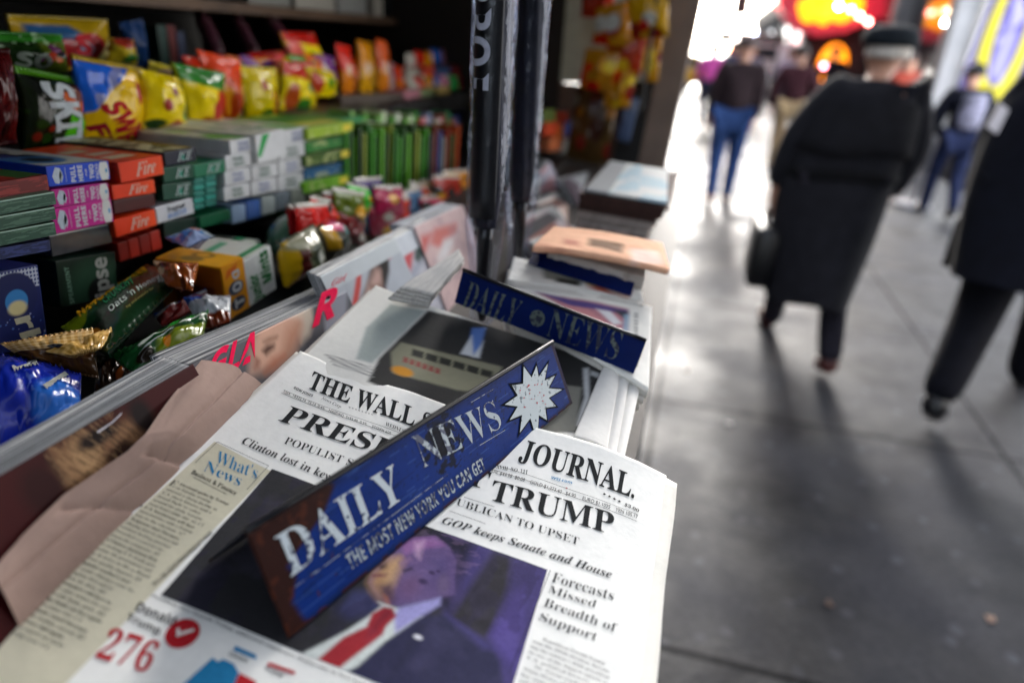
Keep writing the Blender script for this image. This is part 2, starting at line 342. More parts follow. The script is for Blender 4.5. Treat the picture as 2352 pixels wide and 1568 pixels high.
# corner post beside the pavement, leaning a little like the flap it carries
b = MB(); pr = onx, ; A_ = ony(1612, 0, 2.0); B_ = ony(1520, 420, 2.0); A2 = ony(1542, 0, 2.0)
sx = (A_[0] - B_[0]) / (A_[2] - B_[2])
f_x = lambda z: B_[0] + sx * (z - B_[2]); wd = A_[0] - A2[0]
V = [(f_x(z) - k * wd, y, z) for z in (0, 2.36) for (k, y) in ((1, 2.0), (0, 2.0), (0, 2.08), (1, 2.08))]
b.add(V, [(0, 3, 2, 1), (4, 5, 6, 7), (0, 1, 5, 4), (1, 2, 6, 5), (2, 3, 7, 6), (3, 0, 4, 7)]); b.build('corner_post', POSTM, stand, bevel=.006)
b = MB(); V = [(f_x(z) - wd * k, y, z) for z in (1.1, 2.36) for (k, y) in ((2.0, 2.03), (1.05, 2.03), (1.05, 2.07), (2.0, 2.07))]
b.add(V, [(0, 3, 2, 1), (4, 5, 6, 7), (0, 1, 5, 4), (1, 2, 6, 5), (2, 3, 7, 6), (3, 0, 4, 7)]); b.build('door_flap', M('black flap', '#100f10', .6), stand)
a_, c_ = ony(1300, 0, 2.1), ony(1425, 190, 2.1)
b = MB(); b.box(-.42, -.235, 2.1, 2.135, 1.44, 1.9); b.build('notice_panel', M('grey green panel', '#b8bcaa', .5, var=.1), stand, bevel=.004)
b = MB(); b.box(-.42, -.20, 2.1, 2.135, 1.15, 1.435); b.build('cupboard_door', M('brown cupboard', '#5c4436', .5, var=.2), stand, bevel=.004)
b = MB(); b.tube([(-.6, .60, 2.098), (-.165, .60, 2.098), (-.18, .72, 2.098), (-.18, 2.13, 2.098)], .004); b.build('hanging_rail', BLK, stand)
# ------------------------------------------------------------------ front page of the nearest newspaper
PAPER = '#ededea'
npap = empty('newspaper', tuple(SP(W / 2, -.15)), 'white election broadsheet lying on the front stack under the blue tin sign', 'newspaper', 'newspapers laid out on the counter')
def paint_page(c):
    c.mix(.5 + .5 * vnoise(c.U * 60, c.V * 60, 5) > .93, '#dedbd2')
front = sheet('front_page', SP, (0, W - .009), (-.33, 0), 120, 130, paint_page if False else (lambda c: c.mix(np.ones(len(c.U)), PAPER)), PRINT, npap, back=.0004)
SPi = lifted(SP, -.0012)
def SPin(a, b): return SPi(a, b) + np.multiply.outer(-.0006 * np.sin(np.asarray(b) * 50), d2)
sheet('inner_pages', SPin, (-.003, W), (-.332, -.001), 40, 60, lambda c: (c.mix(np.ones(len(c.U)), '#e3e1da')), PRINT, npap, back=.004)
sheet('inner_pages', lifted(SP, -.0058), (.004, W - .004), (-.332, -.003), 40, 60, lambda c: (c.mix(np.ones(len(c.U)), '#dddbd4')), PRINT, npap, back=.004)
G0 = (.15, -.1)
def E(*p): return [q('E', *x) for x in p]
# beige news column
K = Ink(SP, .0002)
lt, lb = inv(SP, (493, 1013.8), G0), inv(SP, (0, 1456), G0); rt, rb = inv(SP, (621, 1081), G0), inv(SP, (168, 1552), G0)
rb = rt + (rb - rt) * 1.12; lb = lt + (lb - lt) * 1.12
def Scol(u, v): u, v = np.asarray(u, float), np.asarray(v, float); ab = (np.multiply.outer((1 - u) * (1 - v), lt) + np.multiply.outer(u * (1 - v), rt) + np.multiply.outer(u * v, rb) + np.multiply.outer((1 - u) * v, lb)); return SP(ab[..., 0], ab[..., 1])
sheet('news_column', Scol, (0, 1), (0, 1), 26, 90, lambda c: c.mix(np.ones(len(c.U)), '#cfcab4'), PRINT, npap, off=.00015)
# photograph of a man in a dark suit
ph = [inv(SP, p, G0) for p in ((638, 1081.6), (1257, 1308), q('F', -40, 1640), (358.5, 1354))]
phb = [inv(SP, p, G0) for p in ((841, 1566),)]
x0 = np.mean([ph[0][0], ph[3][0]]); x1 = ph[1][0]; y1 = np.mean([ph[0][1], ph[1][1]]); y0 = np.mean([ph[3][1], phb[0][1]])
def px2(c, *pts): return [inv(SP, q(c, *p), G0) for p in pts]
def photo(c):
    m = .0025
    c.mix(np.ones(len(c.U)), '#2b2b2f')
    c.poly(px2('E', (1300, 520), (1763, 690), (2300, 900), (2000, 1700), (1560, 1700), (1290, 1100)), '#40386c', .006)
    c.poly(px2('E', (1180, 520), (1500, 600), (1420, 820), (1330, 1090), (1240, 1000)), '#211f33', .008)
    c.poly(px2('E', (1640, 660), (1763, 700), (1740, 900), (1590, 1330), (1330, 1120)), '#2b2930', .006)
    c.poly(px2('E', (1760, 960), (1850, 900), (1800, 1500), (1600, 1250)), '#4c4082', .006)
    c.poly(px2('E', (660, 930), (830, 940), (900, 1040), (760, 1100), (640, 1130), (520, 1060)), '#33365c', .006)
    c.mix(.35 * (vnoise(c.U * 130, c.V * 45, 8) > .1), '#241f3d')
    c.poly(px2('E', (150, 300), (600, 200), (640, 900), (400, 1300), (-100, 1400), (-200, 700)), '#26262a', .01)
    # head and hair
    c.poly(px2('E', (980, 640), (1060, 570), (1230, 555), (1330, 630), (1380, 720), (1368, 860), (1372, 960), (1300, 975), (1180, 1010), (1000, 1045), (905, 1030), (840, 980), (792, 915), (772, 872), (800, 800), (880, 730)), '#64507e', .002)
    c.poly(px2('E', (1000, 620), (1090, 570), (1230, 565), (1300, 620), (1180, 640), (1090, 660), (1020, 690)), '#8d5f96', .004)
    c.poly(px2('E', (1090, 600), (1160, 590), (1130, 720), (1100, 690)), '#cfa9c8', .004, .7)
    c.mix(.16 * ((vnoise(c.U * 150 + c.V * 60, c.V * 420 - c.U * 120, 71) > .1) & (np.hypot((c.U - px2('E', (1170, 640))[0][0]) / .034, (c.V - px2('E', (1170, 640))[0][1]) / .02) < 1)), '#9a7aa4')
    c.poly(px2('E', (1180, 690), (1360, 700), (1360, 950), (1230, 900)), '#4f4170', .014)
    c.poly(px2('E', (780, 880), (802, 805), (890, 735), (985, 705), (1010, 740), (965, 850), (915, 960), (860, 1000), (800, 930)), '#a9825f', .008)
    c.poly(px2('E', (800, 820), (905, 815), (895, 838), (800, 840)), '#7a4a4c', .002)
    c.poly(px2('E', (845, 765), (900, 740), (905, 775), (860, 790)), '#2a1a20', .002, .8)
    c.poly(px2('E', (930, 720), (985, 710), (960, 800), (935, 880), (900, 900)), '#d8b184', .009, .7)
    c.poly(px2('E', (845, 900), (930, 880), (960, 990), (930, 1030), (870, 990)), '#4a3548', .005, .9)
    c.poly(px2('E', (880, 960), (905, 980), (930, 1060), (900, 1050)), '#b06a4a', .003, .7)
    c.ell(*px2('E', (1290, 890))[0], .0034, .0066, '#625276', .9, .3); c.poly(px2('E', (1000, 1040), (1180, 1005), (1300, 975), (1290, 1000), (1180, 1040), (1010, 1075)), '#332a4a', .004, .8)
    c.poly(px2('E', (985, 740), (1060, 700), (1075, 720), (1000, 770)), '#8a6a8e', .003, .8); c.poly(px2('E', (1010, 790), (1075, 770), (1080, 790), (1020, 812)), '#2c2238', .002, .9); c.ell(*px2('E', (1060, 900))[0], .006, .008, '#6a5078', 1.0)
    for x, y, r in ((1210, 810, 22), (1150, 870, 30), (1255, 800, 12)): c.ell(*px2('E', (x, y))[0], .0019 * r / 22, .0013 * r / 22, '#33244a', 1.0)
    # shirt, tie, suit
    c.poly(px2('E', (840, 1010), (870, 1030), (760, 1120), (620, 1210), (300, 1375), (560, 1480), (620, 1500), (700, 1460), (890, 1290), (1150, 1110), (960, 1050)), '#cbd2cf', .002)
    c.poly(px2('E', (980, 1050), (1270, 980), (1268, 1030), (1150, 1105), (960, 1225), (950, 1110)), '#9b97cc', .003)
    c.poly(px2('E', (880, 1045), (940, 1055), (965, 1110), (895, 1180), (872, 1235), (650, 1405), (565, 1475), (418, 1412), (600, 1255), (760, 1180), (800, 1090)), '#9c2730', .002)
    c.poly(px2('E', (880, 1050), (935, 1060), (950, 1100), (880, 1150), (830, 1210), (760, 1250), (800, 1180)), '#6f1d2e', .004, .7)
    c.poly(px2('E', (1130, 1120), (1310, 1090), (1600, 1290), (1680, 1420), (1720, 1700), (480, 1700), (610, 1500), (700, 1460), (890, 1290)), '#2a2a48', .003)
    c.poly(px2('E', (1310, 1100), (1600, 1290), (1640, 1340), (1560, 1330)), '#453e78', .005, .8)
    c.poly(px2('E', (1130, 1150), (1180, 1180), (960, 1500), (900, 1568)), '#25253f', .004, .8)
    c.ell(*px2('E', (1115, 1252))[0], .0024, .0014, '#d8d8e0', .8)
    c.mix(.10 * vnoise(c.U * 70, c.V * 70, 78), '#8c84b8')
    c.C *= (1 + .11 * np.random.default_rng(3).standard_normal(len(c.U)))[:, None]; c.C = np.clip(c.C, 0, 1)
sheet('front_photo', lifted(SP, .00025), (x0, x1), (y0, y1), 330, 300, photo, PRINT, npap)
# lettering
K = Ink(SP, .0005)
T = lambda t, st, p0, p1, pT, fit=None: K.ptext(t, st, p0, p1, pT, fit, G0)
T('THE WALL STREET', 'heavy', q('B', 350, 1105), q('B', 1085, 1375), q('B', 400, 992), 'THE WALL')
T('JOURNAL.', 'heavy', (1190, 1055), q('F', 838, 300), (1206, 1010))
T('PRESIDENT', 'serif', (638, 965.5), (877, 1047), (668, 933), 'PRESI')
T('TRUMP', 'serif', (1121, 1147), q('F', 690, 553), q('E', 1640, 175))
T('POPULIST SURGE LIFTS', 'light', (651, 1019), (806, 1072), (660, 1004), 'POPULIST S')
T('UBLICAN TO UPSET', 'light', q('E', 1375, 345), q('F', 455, 622), q('E', 1392, 300))
T('REP', 'light', (985, 1141), (1040, 1158), (990, 1127))
T('Clinton lost in key states', 'bi', (554.6, 1018.9), q('E', 500, 178), (563, 1003), 'Clinton lost in key')
T('GOP keeps Senate and House', 'bi', q('E', 1275, 470), q('F', 680, 850), q('E', 1300, 425))
T('DJIA  18332.74  73.14  0.4%    NASDAQ  5193.49  0.5%     STOXX 600', 'sans', (651, 902), (897, 999), (653.5, 896.5))
T('OIL $44.98  $0.09    GOLD $1,273.40   $4.90     EURO $1.1025    YEN 105.17', 'sans', (1128, 1085), q('F', 862, 440), (1131, 1078))
T('DOW JONES', 'bold', (674, 893), (717, 912), (677, 888)); T('News Corp', 'it', (738, 917), (782, 938), (741, 911)); T('* * * * * * * *', 'sans', (800, 940), (856, 958), (801, 934))
T('WEDNESDAY, NOVEMBER 9, 2016', 'light', (884, 978), (1050, 1040), (887, 970), )
T('VOL. CCLXVIII  NO. 111', 'light', (1090, 1066), q('F', 105, 133), (1092, 1058)); T('$3.00', 'serif', q('F', 772, 350), q('F', 870, 396), q('F', 778, 330))
for x, y in ((635, 270), (670, 286), (704, 303), (738, 320)):
    c0 = inv(SP, q('F', x, y), G0); K.poly([c0 + (.0014 if i % 2 == 0 else .0006) * np.array([math.sin(i * math.pi / 5), math.cos(i * math.pi / 5)]) for i in range(10)])
for p0, p1, w in ((q('B', 190, 1122), q('F', 866, 412), .0003), (q('B', 175, 1142), q('F', 860, 457), .0003), (q('E', 1330, 385), q('E', 1580, 475), .0003), (q('E', 1430, 290), q('E', 1640, 358), .0003), (q('F', 262, 795), q('F', -20, 1500), .00035)):
    K.pline(p0, p1, w, G0)
T('Business & Finance', 'bi', q('D', 1313, 128), q('D', 1622, 280), q('D', 1328, 100))
T('Forecasts', 'light', q('F', 268, 872), q('F', 692, 1003), q('F', 290, 808)); T('Missed', 'light', q('F', 242, 945), q('F', 570, 1052), q('F', 262, 898))
T('Breadth of', 'light', q('F', 212, 1040), q('F', 712, 1222), q('F', 235, 985)); T('Support', 'light', q('F', 182, 1138), q('F', 575, 1280), q('F', 205, 1085))
T('Donald', 'bold', q('D', 930, 1072), q('D', 1195, 1180), q('D', 962, 1012)); T('Trump', 'bold', q('D', 870, 1138), q('D', 1095, 1240), q('D', 892, 1088))
T('President-elect Donald Trump addressed supporters Wednesday in New York', 'serif', q('D', 1040, 975), q('E', 760, 1600), q('D', 1050, 958))
T('SAUL LOEB, AGENCE FRANCE-PRESSE/GETTY IMAGES', 'sans', q('D', 1065, 905), q('D', 1470, 540), q('D', 1040, 885))
T('Clinton', 'bold', q('D', 1575, 1380), q('D', 1700, 1432), q('D', 1585, 1355)); T('Trump', 'bold', q('E', 55, 1480), q('E', 180, 1530), q('E', 65, 1455))
# news box frame
for a_, c_ in ((q('A', 1500, 1480), (617, 1070)), (q('A', 1500, 1480), q('D', 1345, 55)), ((617, 1070), q('D', 1700, 240)), (q('D', 1330, 155), q('D', 1560, 272))): K.pline(a_, c_, .0003, G0)
BODY = ['Electoral gains by Trump', 'on Tuesday evening', 'spurred a sharp decline in', 'U.S. stock futures and a', 'broad flight to safety', 'around the globe. Govern-', 'ment bond yields slid. A1, C1', 'U.S. businesses will face', 'uncertainties with a Trump', 'win in the election. A7', 'Walgreens sued Theranos,', 'alleging that its former lab-', 'oratory testing partner', 'breached a contract be-', 'tween the companies. B1',
        'A Chinese aluminum firm', 'is seeking U.S. trade pro-', 'tection, the government said', 'as it tries to fix a flood', 'of low quality imports. B1', 'Alphabet reached a deal', 'to settle charges over its', 'mapping fleet and to', 'delete the data. B4', 'Automakers will have to', 'post safety notices for cars', 'sold with faulty parts. B3', 'Hedge funds cut fees again', 'as investors left. C1', 'A retailer raised forecasts', 'for the holiday season. B2', 'Oil prices fell again', 'after a report on stocks', 'in storage rose. C4']
s0 = inv(SP, q('D', 1200, 195), G0); sA = inv(SP, q('D', 895, 445), G0); step = (sA - s0) / 10; s0w = inv(SP, q('D', 1560, 345), G0) - s0
for i, t in enumerate(BODY):
    p = s0 + step * i + (np.array([.0035, 0]) if i < 2 else 0); ln = s0w * min(1, len(t) / 26) * (.95 if i % 3 else 1)
    if i in (7, 10, 15, 20, 24, 27, 29, 31):
        K.poly([p + np.array([-.0022 + dx, dy + .0007]) for dx, dy in ((0, .0008), (.0008, 0), (0, -.0008), (-.0008, 0))])
    K.text(t, 'serif' if i in (0, 7, 10, 15, 20, 24, 27, 29, 31) else 'light', p, p + ln, p + np.array([0, -step[1] * .56]))
e0 = s0 + np.array([-.002, step[1] * .9]); K.text('E', 'light', e0, e0 + [.0042, 0], e0 + np.array([0, -step[1] * 1.5]))
RB = ['Republican Donald Trump', 'won the 2016 election, becom-', 'ing the nation s 45th president', 'in one of the biggest upsets in', 'U.S. political history.', 'Mr. Trump reached the', 'White House after holding', 'key states such as Florida', 'and North Carolina and']
r0 = inv(SP, q('F', 150, 1252), G0); r1 = inv(SP, q('F', 75, 1480), G0); rw = inv(SP, q('F', 690, 1430), G0) - r0; rs = (r1 - r0) / 6
for i, t in enumerate(RB):
    p = r0 + rs * i + (np.array([.005, 0]) if i in (0, 5) else 0); K.text(t, 'light', p, p + [rw[0] * min(1, len(t) / 29), 0], p + [0, -rs[1] * .5])
K.build('lettering', ink('#26282a'), npap)
BLU, RED = ink('#2b7fb0'), ink('#b3242c')
K = Ink(SP, .0005); K.ptext("What's", 'light', (493.6, 1061.6), (588, 1101), (503, 1036), None, G0); K.ptext('News', 'light', q('D', 1398, 108), q('D', 1645, 217), q('D', 1435, 42), None, G0); K.build('lettering', BLU, npap)
K = Ink(SP, .0005); K.ptext('WSJ.com', 'bold', q('F', 266, 163), q('F', 410, 200), q('F', 272, 146), None, G0); K.build('lettering', BLU, npap)
def shape(name, pts, m, lift=.0005): K = Ink(SP, lift); K.ppoly(pts, G0); K.build(name, m, npap)
shape('legend_bar', [q('D', 1620, 1315), q('D', 1763, 1378), q('D', 1763, 1408), q('D', 1608, 1345)], BLU); shape('legend_bar', [q('E', 85, 1425), q('E', 272, 1492), q('E', 262, 1512), q('E', 75, 1448)], RED)
shape('map_area', [q('D', 1240, 1600), q('D', 1465, 1395), q('D', 1500, 1425), q('D', 1535, 1405), q('D', 1580, 1425), q('D', 1610, 1440), q('D', 1645, 1500), q('D', 1600, 1600)], BLU); shape('map_area', [q('D', 1650, 1500), q('D', 1763, 1560), q('D', 1763, 1640), q('D', 1603, 1600)], RED)
K = Ink(SP, .0005); K.ptext('276', 'serif', q('D', 655, 1390), q('D', 1010, 1502), q('D', 765, 1195), None, G0); K.build('lettering', RED, npap)
cc = inv(SP, q('D', 1258, 1228), G0); K = Ink(SP, .0005); K.poly([cc + .0078 * np.array([math.cos(w), math.sin(w)]) for w in np.linspace(0, 6.283, 28)[:-1]]); K.build('check_disc', RED, npap)
t0 = inv(SP, q('F', 375, 230), G0); K = Ink(SP, .0005); K.poly([t0 + [-.0008, .0006], t0 + [.0008, .0006], t0 + [0, -.0008]]); K.build('down_arrow', RED, npap)
K = Ink(SP, .0008); K.poly([cc + .0078 * np.array(p) for p in ((-.5, .1), (-.15, -.35), (.55, .4), (.42, .52), (-.15, -.02), (-.38, .22))]); K.build('check_mark', ink('#e9e7e1'), npap)
# copies beneath it
for i in range(8):
    h = -.0105 - i * .0088; s = RNG.uniform(-.006, .004); t = RNG.uniform(-.006, .003)
    def Sk(a, b, h=h): return S0(a, b) + np.multiply.outer(bump(a, b) * .5 * max(0, 1 - i / 6) + h, nP)
    o = sheet('newspaper', Sk, (s, W + s - .004), (-.335 + t, -.002 + t), 24, 24, lambda c: (c.mix(np.ones(len(c.U)), '#dcdad3'), c.mix(.4 * (vnoise(c.U * 0, c.V * 900, 2) > 0), '#c9c7c0')), PRINT, back=.0082)
    tag(o, 'white broadsheet copy in the front stack with only its folded edge showing', 'newspaper', 'copies stacked under the election broadsheet')
# ------------------------------------------------------------------ blue tin paper weights (bent metal tents)
TENT = {}
def tent(name, pts, label, paint, texts, burst=False):
    "pts: photo points of the shown face: near top, far top, far foot, near foot"
    S1 = lifted(S0, pts[4] if len(pts) > 4 else .0015)
    base = S1(0, 0)
    P0, P1 = onpl(*pts[3], base, nP), onpl(*pts[2], base, nP); e = unit(P1 - P0); qd = np.cross(nP, e)
    if (P0 - CAM)[:2] @ qd[:2] < 0: qd = -qd
    if pts[0]:
        tops = []
        for p, B in ((pts[0], P0), (pts[1], P1)):
            r = ray(*p); t = ((B - CAM) @ e) / (r @ e); tops.append(CAM + r * t)
        h = np.mean([(tops[0] - P0) @ nP, (tops[1] - P1) @ nP]); w = np.mean([(tops[0] - P0) @ qd, (tops[1] - P1) @ qd]); TENT.update(h=h, w=w); print('tent', h, w, np.linalg.norm(P1 - P0))
    else: h, w = pts[5], pts[6]; tops = [P0 + nP * h + qd * w, P1 + nP * h + qd * w]; print('tops', proj(tops))
    if name.endswith('x'): name = name[:-1]
    A0, A1 = tops; L = np.linalg.norm(P1 - P0); eb = unit(A0 - P0); hb = np.mean([np.linalg.norm(A0 - P0), np.linalg.norm(A1 - P1)])
    root = empty('paper_weight', tuple(P0), label, 'paper weight', 'folded tin paper weights with newspaper lettering')
    o_ = np.multiply.outer
    def SF(a, b): a, b = np.asarray(a, float), np.asarray(b, float); return o_((1 - a) * (1 - b), P0) + o_(a * (1 - b), P1) + o_(a * b, A1) + o_((1 - a) * b, A0)
    B0, B1 = P0 + qd * 2 * w, P1 + qd * 2 * w
    def SB(a, b): a, b = np.asarray(a, float), np.asarray(b, float); return o_((1 - a) * (1 - b), B0) + o_(a * (1 - b), B1) + o_(a * b, A1) + o_((1 - a) * b, A0)
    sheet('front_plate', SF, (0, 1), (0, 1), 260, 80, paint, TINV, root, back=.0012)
    def rusty(c): c.mix(np.ones(len(c.U)), '#20242e'); c.mix(.8 * (vnoise(c.U * 14, c.V * 5, 4) > .15), '#2b1a14')
    sheet('back_plate', SB, (0, 1), (0, 1), 40, 14, rusty, TINV, root, back=.0012)
    m = MB(); m.tube([SF(t, 1.0) + nP * .0002 for t in np.linspace(0, 1, 12)], .0017, 8); m.build('folded_ridge', M('worn black edge', '#14151a', .3, metal=.4, var=.5, vscale=60), root, smooth=True)
    texts(root, SF); return root
WP = M('worn white paint', '#b9c4cb', .5, var=.1)
def worn(name, col, under, thr):
    m = bpy.data.materials.new(name); m.use_nodes = True; nt = m.node_tree; b = nt.nodes['Principled BSDF']; N = nt.nodes.new; L = nt.links.new
    tc = N('ShaderNodeTexCoord'); a = N('ShaderNodeTexNoise'); a.inputs['Scale'].default_value = 260; a.inputs['Detail'].default_value = 6; L(tc.outputs['Object'], a.inputs['Vector'])
    c = N('ShaderNodeTexNoise'); c.inputs['Scale'].default_value = 22; c.inputs['Detail'].default_value = 3; L(tc.outputs['Object'], c.inputs['Vector'])
    s = N('ShaderNodeMath'); s.operation = 'MULTIPLY_ADD'; s.inputs[1].default_value = .55; L(c.outputs['Fac'], s.inputs[0]); L(a.outputs['Fac'], s.inputs[2])
    r = N('ShaderNodeValToRGB'); r.color_ramp.elements[0].position = thr; r.color_ramp.elements[1].position = thr + .05
    r.color_ramp.elements[0].color = (*lin(col), 1); r.color_ramp.elements[1].color = (*lin(under), 1); L(s.outputs[0], r.inputs[0])
    L(r.outputs[0], b.inputs['Base Color']); b.inputs['Roughness'].default_value = .45; return m
WPAINT = worn('scratched white paint', '#b4c0c8', '#1d2f55', .865)
WPAINT2 = worn('rubbed off white paint', '#9aa7b0', '#1b2c50', .80)
WPAINT3 = worn('faded lettering', '#56625e', '#0a1634', .76)
BURST = worn('scratched silver sticker', '#a8b4ba', '#4a5a66', .86)
def paint1(c):
    c.mix(np.ones(len(c.U)), '#092a70')
    n1 = vnoise(c.U * 30, c.V * 9, 1); n2 = vnoise(c.U * 90, c.V * 30, 2)
    c.mix(.35 * (n1 > .1), '#0a2766'); c.mix(.5 * (n2 > .45), '#0d2550')
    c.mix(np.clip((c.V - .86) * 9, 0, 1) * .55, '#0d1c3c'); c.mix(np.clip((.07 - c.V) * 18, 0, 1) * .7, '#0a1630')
    c.mix(.45 * (vnoise(c.U * 9 + c.V * 2, c.V * 70, 16) > .48), '#3a5ca0'); c.mix(.6 * (vnoise(c.U * 14 - c.V * 3, c.V * 60, 17) > .5), '#081a44'); c.mix(.5 * (vnoise(c.U * 150, c.V * 30, 18) > .55), '#07142e')
    c.poly([(-.1, -.1), (.045, -.1), (.03, .25), (.055, .42), (.045, .55), (.10, .66), (.155, .78), (.19, .93), (.17, 1.1), (-.1, 1.1)], '#2c1613', .012)
    c.mix((c.U < .19) * (vnoise(c.U * 60, c.V * 14, 9) > .35) * (c.C[:, 2] < .12) * .8, '#4a2418')
    c.ell(.485, .72, .035, .22, '#121722', .4); c.mix((np.hypot((c.U - .49) / .07, (c.V - .66) / .34) < 1) * (vnoise(c.U * 80, c.V * 18, 11) > .05) * .9, '#0d1119')
    c.mix((np.abs(c.U - .6) < .16) * (c.V > .3) * (vnoise(c.U * 120, c.V * 30, 12) > .42) * .75, '#131c2e')
    c.mix((c.V < .035) * (vnoise(c.U * 50, c.V * 3, 14) > .05) * .8, '#3a1d16'); c.mix((c.V > .965) * (vnoise(c.U * 40, c.V * 3, 15) > .3) * .8, '#4a2a1e')
    c.mix((c.U > .985) * .8, '#2a1a18')
def texts1(root, S):
    g = (.5, .5); K = Ink(S, .0004)
    K.ptext('DAILY', 'serif', q('E', 235, 838), q('E', 1025, 287), q('E', 122, 565), None, g)
    K.build('lettering', WPAINT, root)
    K = Ink(S, .0004); K.ptext('NEWS', 'light', q('B', 1150, 1660), q('B', 1700, 1372), q('B', 1068, 1445), None, g)
    K.build('lettering', WPAINT2, root); K = Ink(S, .0004); K.ptext('THE MOST NEW YORK YOU CAN GET', 'bold', q('E', 648, 792), q('E', 1582, 92), q('E', 608, 692), None, g); K.build('lettering', WPAINT2, root)
    K = Ink(S, .0004); K.pline(q('E', 400, 812), q('E', 1320, 128), .006, g); K.pline(q('E', 258, 912), q('E', 420, 790), .004, g); K.pline(q('B', 1480, 1205), q('B', 1640, 1110), .006, g); K.pline(q('B', 1540, 1500), q('B', 1715, 1395), .006, g); K.build('pinstripe', WPAINT2, root)
    c0 = inv(S, (1224, 912), g); ang = [90, 62, 38, 10, -20, -48, -78, -105, -140, -172, 160, 128]
    rr = [1, .9, 1.05, .95, 1.1, .95, .9, 1.25, 1, .95, 1, .9]
    def star(k, kk):
        out = []
        for i, a in enumerate(ang):
            for r, da in ((rr[i] * kk, 0), (((.58) * kk), ((ang[i] - ang[(i + 1) % 12]) % 360) / 2)):
                w = math.radians(a - da); out.append(c0 + np.array([.125 * r * math.cos(w), .46 * r * math.sin(w)]))
        return out
    K = Ink(S, .0004); K.poly(star(1, 1.14)); K.build('burst_outline', ink('#171b22'), root)  # dark printed outline, slightly larger than the starburst
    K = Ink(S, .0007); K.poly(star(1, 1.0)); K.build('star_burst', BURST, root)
    K = Ink(S, .0010)
    g2 = np.random.default_rng(5)
    for _ in range(26):
        a = c0 + g2.uniform(-1, 1, 2) * [.05, .2]; k = g2.uniform(.002, .005); w = g2.uniform(0, 6)
        K.poly([a + k * np.array([math.cos(w + t) * (1 if i % 2 else .4), 3.5 * math.sin(w + t) * (.5 if i % 3 else 1)]) for i, t in enumerate(np.linspace(0, 5.4, 7))])
    K.build('red_flecks', ink('#b8404a'), root)
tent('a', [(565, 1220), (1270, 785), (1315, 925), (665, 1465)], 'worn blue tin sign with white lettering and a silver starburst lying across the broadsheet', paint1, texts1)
def paint2(c):
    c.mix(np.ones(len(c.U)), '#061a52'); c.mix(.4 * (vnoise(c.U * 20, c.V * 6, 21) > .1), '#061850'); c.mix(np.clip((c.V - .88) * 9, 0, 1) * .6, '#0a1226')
def texts2(root, S):
    K = Ink(S, .0004); K.ptext('DAILY', 'light', (1060, 703), (1180, 750), (1080, 646), None); K.ptext('NEWS', 'light', q('C', 232, 745), q('C', 715, 915), q('C', 285, 560)); c0 = inv(S, q('C', 175, 625))
    K.poly([c0 + np.array([.04 * math.cos(w), .24 * math.sin(w)]) for w in np.linspace(0, 6.28, 16)[:-1]]); K.build('lettering', WPAINT3, root)
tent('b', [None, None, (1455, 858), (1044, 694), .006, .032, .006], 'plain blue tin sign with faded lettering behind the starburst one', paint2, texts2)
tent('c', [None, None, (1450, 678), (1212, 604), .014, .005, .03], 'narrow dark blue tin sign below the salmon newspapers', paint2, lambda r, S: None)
# ------------------------------------------------------------------ the other newspapers
Wh = '#e4e3de'
def fill(c, col): c.mix(np.ones(len(c.U)), col)
def ppoly(c, S, crop, pts, col, soft=.004, g=(.15, .1)): c.poly([inv(S, q(crop, *p) if crop else p, g) for p in pts], col, soft)
S2 = lifted(S0, -.0035)
def S2c(a, b): a = np.asarray(a, float); return S2(a, b) + np.multiply.outer(.003 * np.exp(-np.clip(a, 0, 1) / .03) * np.clip((np.asarray(b) + .02) / .05, 0, 1), nP)
tl = inv(S2, (905, 675), (.1, .1)); tr = inv(S2, (1425, 830), (.2, .1))
def pap2(c):
    fill(c, Wh); P = lambda crop, pts, col, soft=.003: ppoly(c, S2c, crop, pts, col, soft)
    P('B', [(760, 690), (930, 530), (1170, 575), (800, 935), (690, 905)], '#aab3b0')
    P('B', [(1185, 570), (1765, 705), (2200, 830), (2420, 930), (2230, 1420), (1300, 1300), (770, 1060), (850, 900)], '#2f2f2f')
    P('B', [(1490, 690), (1585, 690), (1535, 880), (1450, 875)], '#5d7fc4'); P('B', [(1450, 800), (1490, 740), (1500, 890), (1410, 870)], '#c9cdd2'); P('B', [(1545, 820), (1570, 780), (1540, 900), (1490, 890)], '#c9cdd2')
    P('B', [(1000, 790), (1700, 960), (1640, 1080), (1560, 1140), (1390, 1120), (940, 1000), (930, 860)], '#84836f')
    for i in range(6): P('B', [(1080 + i * 95, 835 + i * 27), (1160 + i * 95, 858 + i * 27), (1150 + i * 95, 905 + i * 27), (1070 + i * 95, 880 + i * 27)], '#2b2c28', .002)
    for i in range(6): P('B', [(1020 + i * 44, 890 + i * 15), (1050 + i * 44, 900 + i * 15), (1045 + i * 44, 935 + i * 15), (1012 + i * 44, 925 + i * 15)], '#8f4a44', .002)
    c.ell(*inv(S2c, q('B', 1010, 990), (.1, .05)), .009, .006, '#c8881e', .4)
    P('C', [(490, 970), (530, 965), (535, 1180), (470, 1370), (440, 1365), (500, 1170)], '#c3c5c6'); P('C', [(545, 985), (605, 1005), (600, 1040), (540, 1015)], '#b5b7b8'); P('C', [(330, 1080), (480, 1100), (440, 1400), (160, 1430), (260, 1280)], '#7b7b74')
    for k in range(9): P('B', [(480 + k * 18, 870 + k * 22), (800 + k * 6, 960 + k * 22), (796 + k * 6, 966 + k * 22), (476 + k * 18, 878 + k * 22)], '#8b8b8b', .0015) if k < 4 else None
o = sheet('newspaper', S2c, (0.004, tr[0]), (-.15, tl[1]), 150, 150, pap2, PRINT, back=.003)
tag(o, 'white newspaper with a dark portrait photo, sticking out behind the election broadsheet', 'newspaper', 'newspapers laid out on the counter')
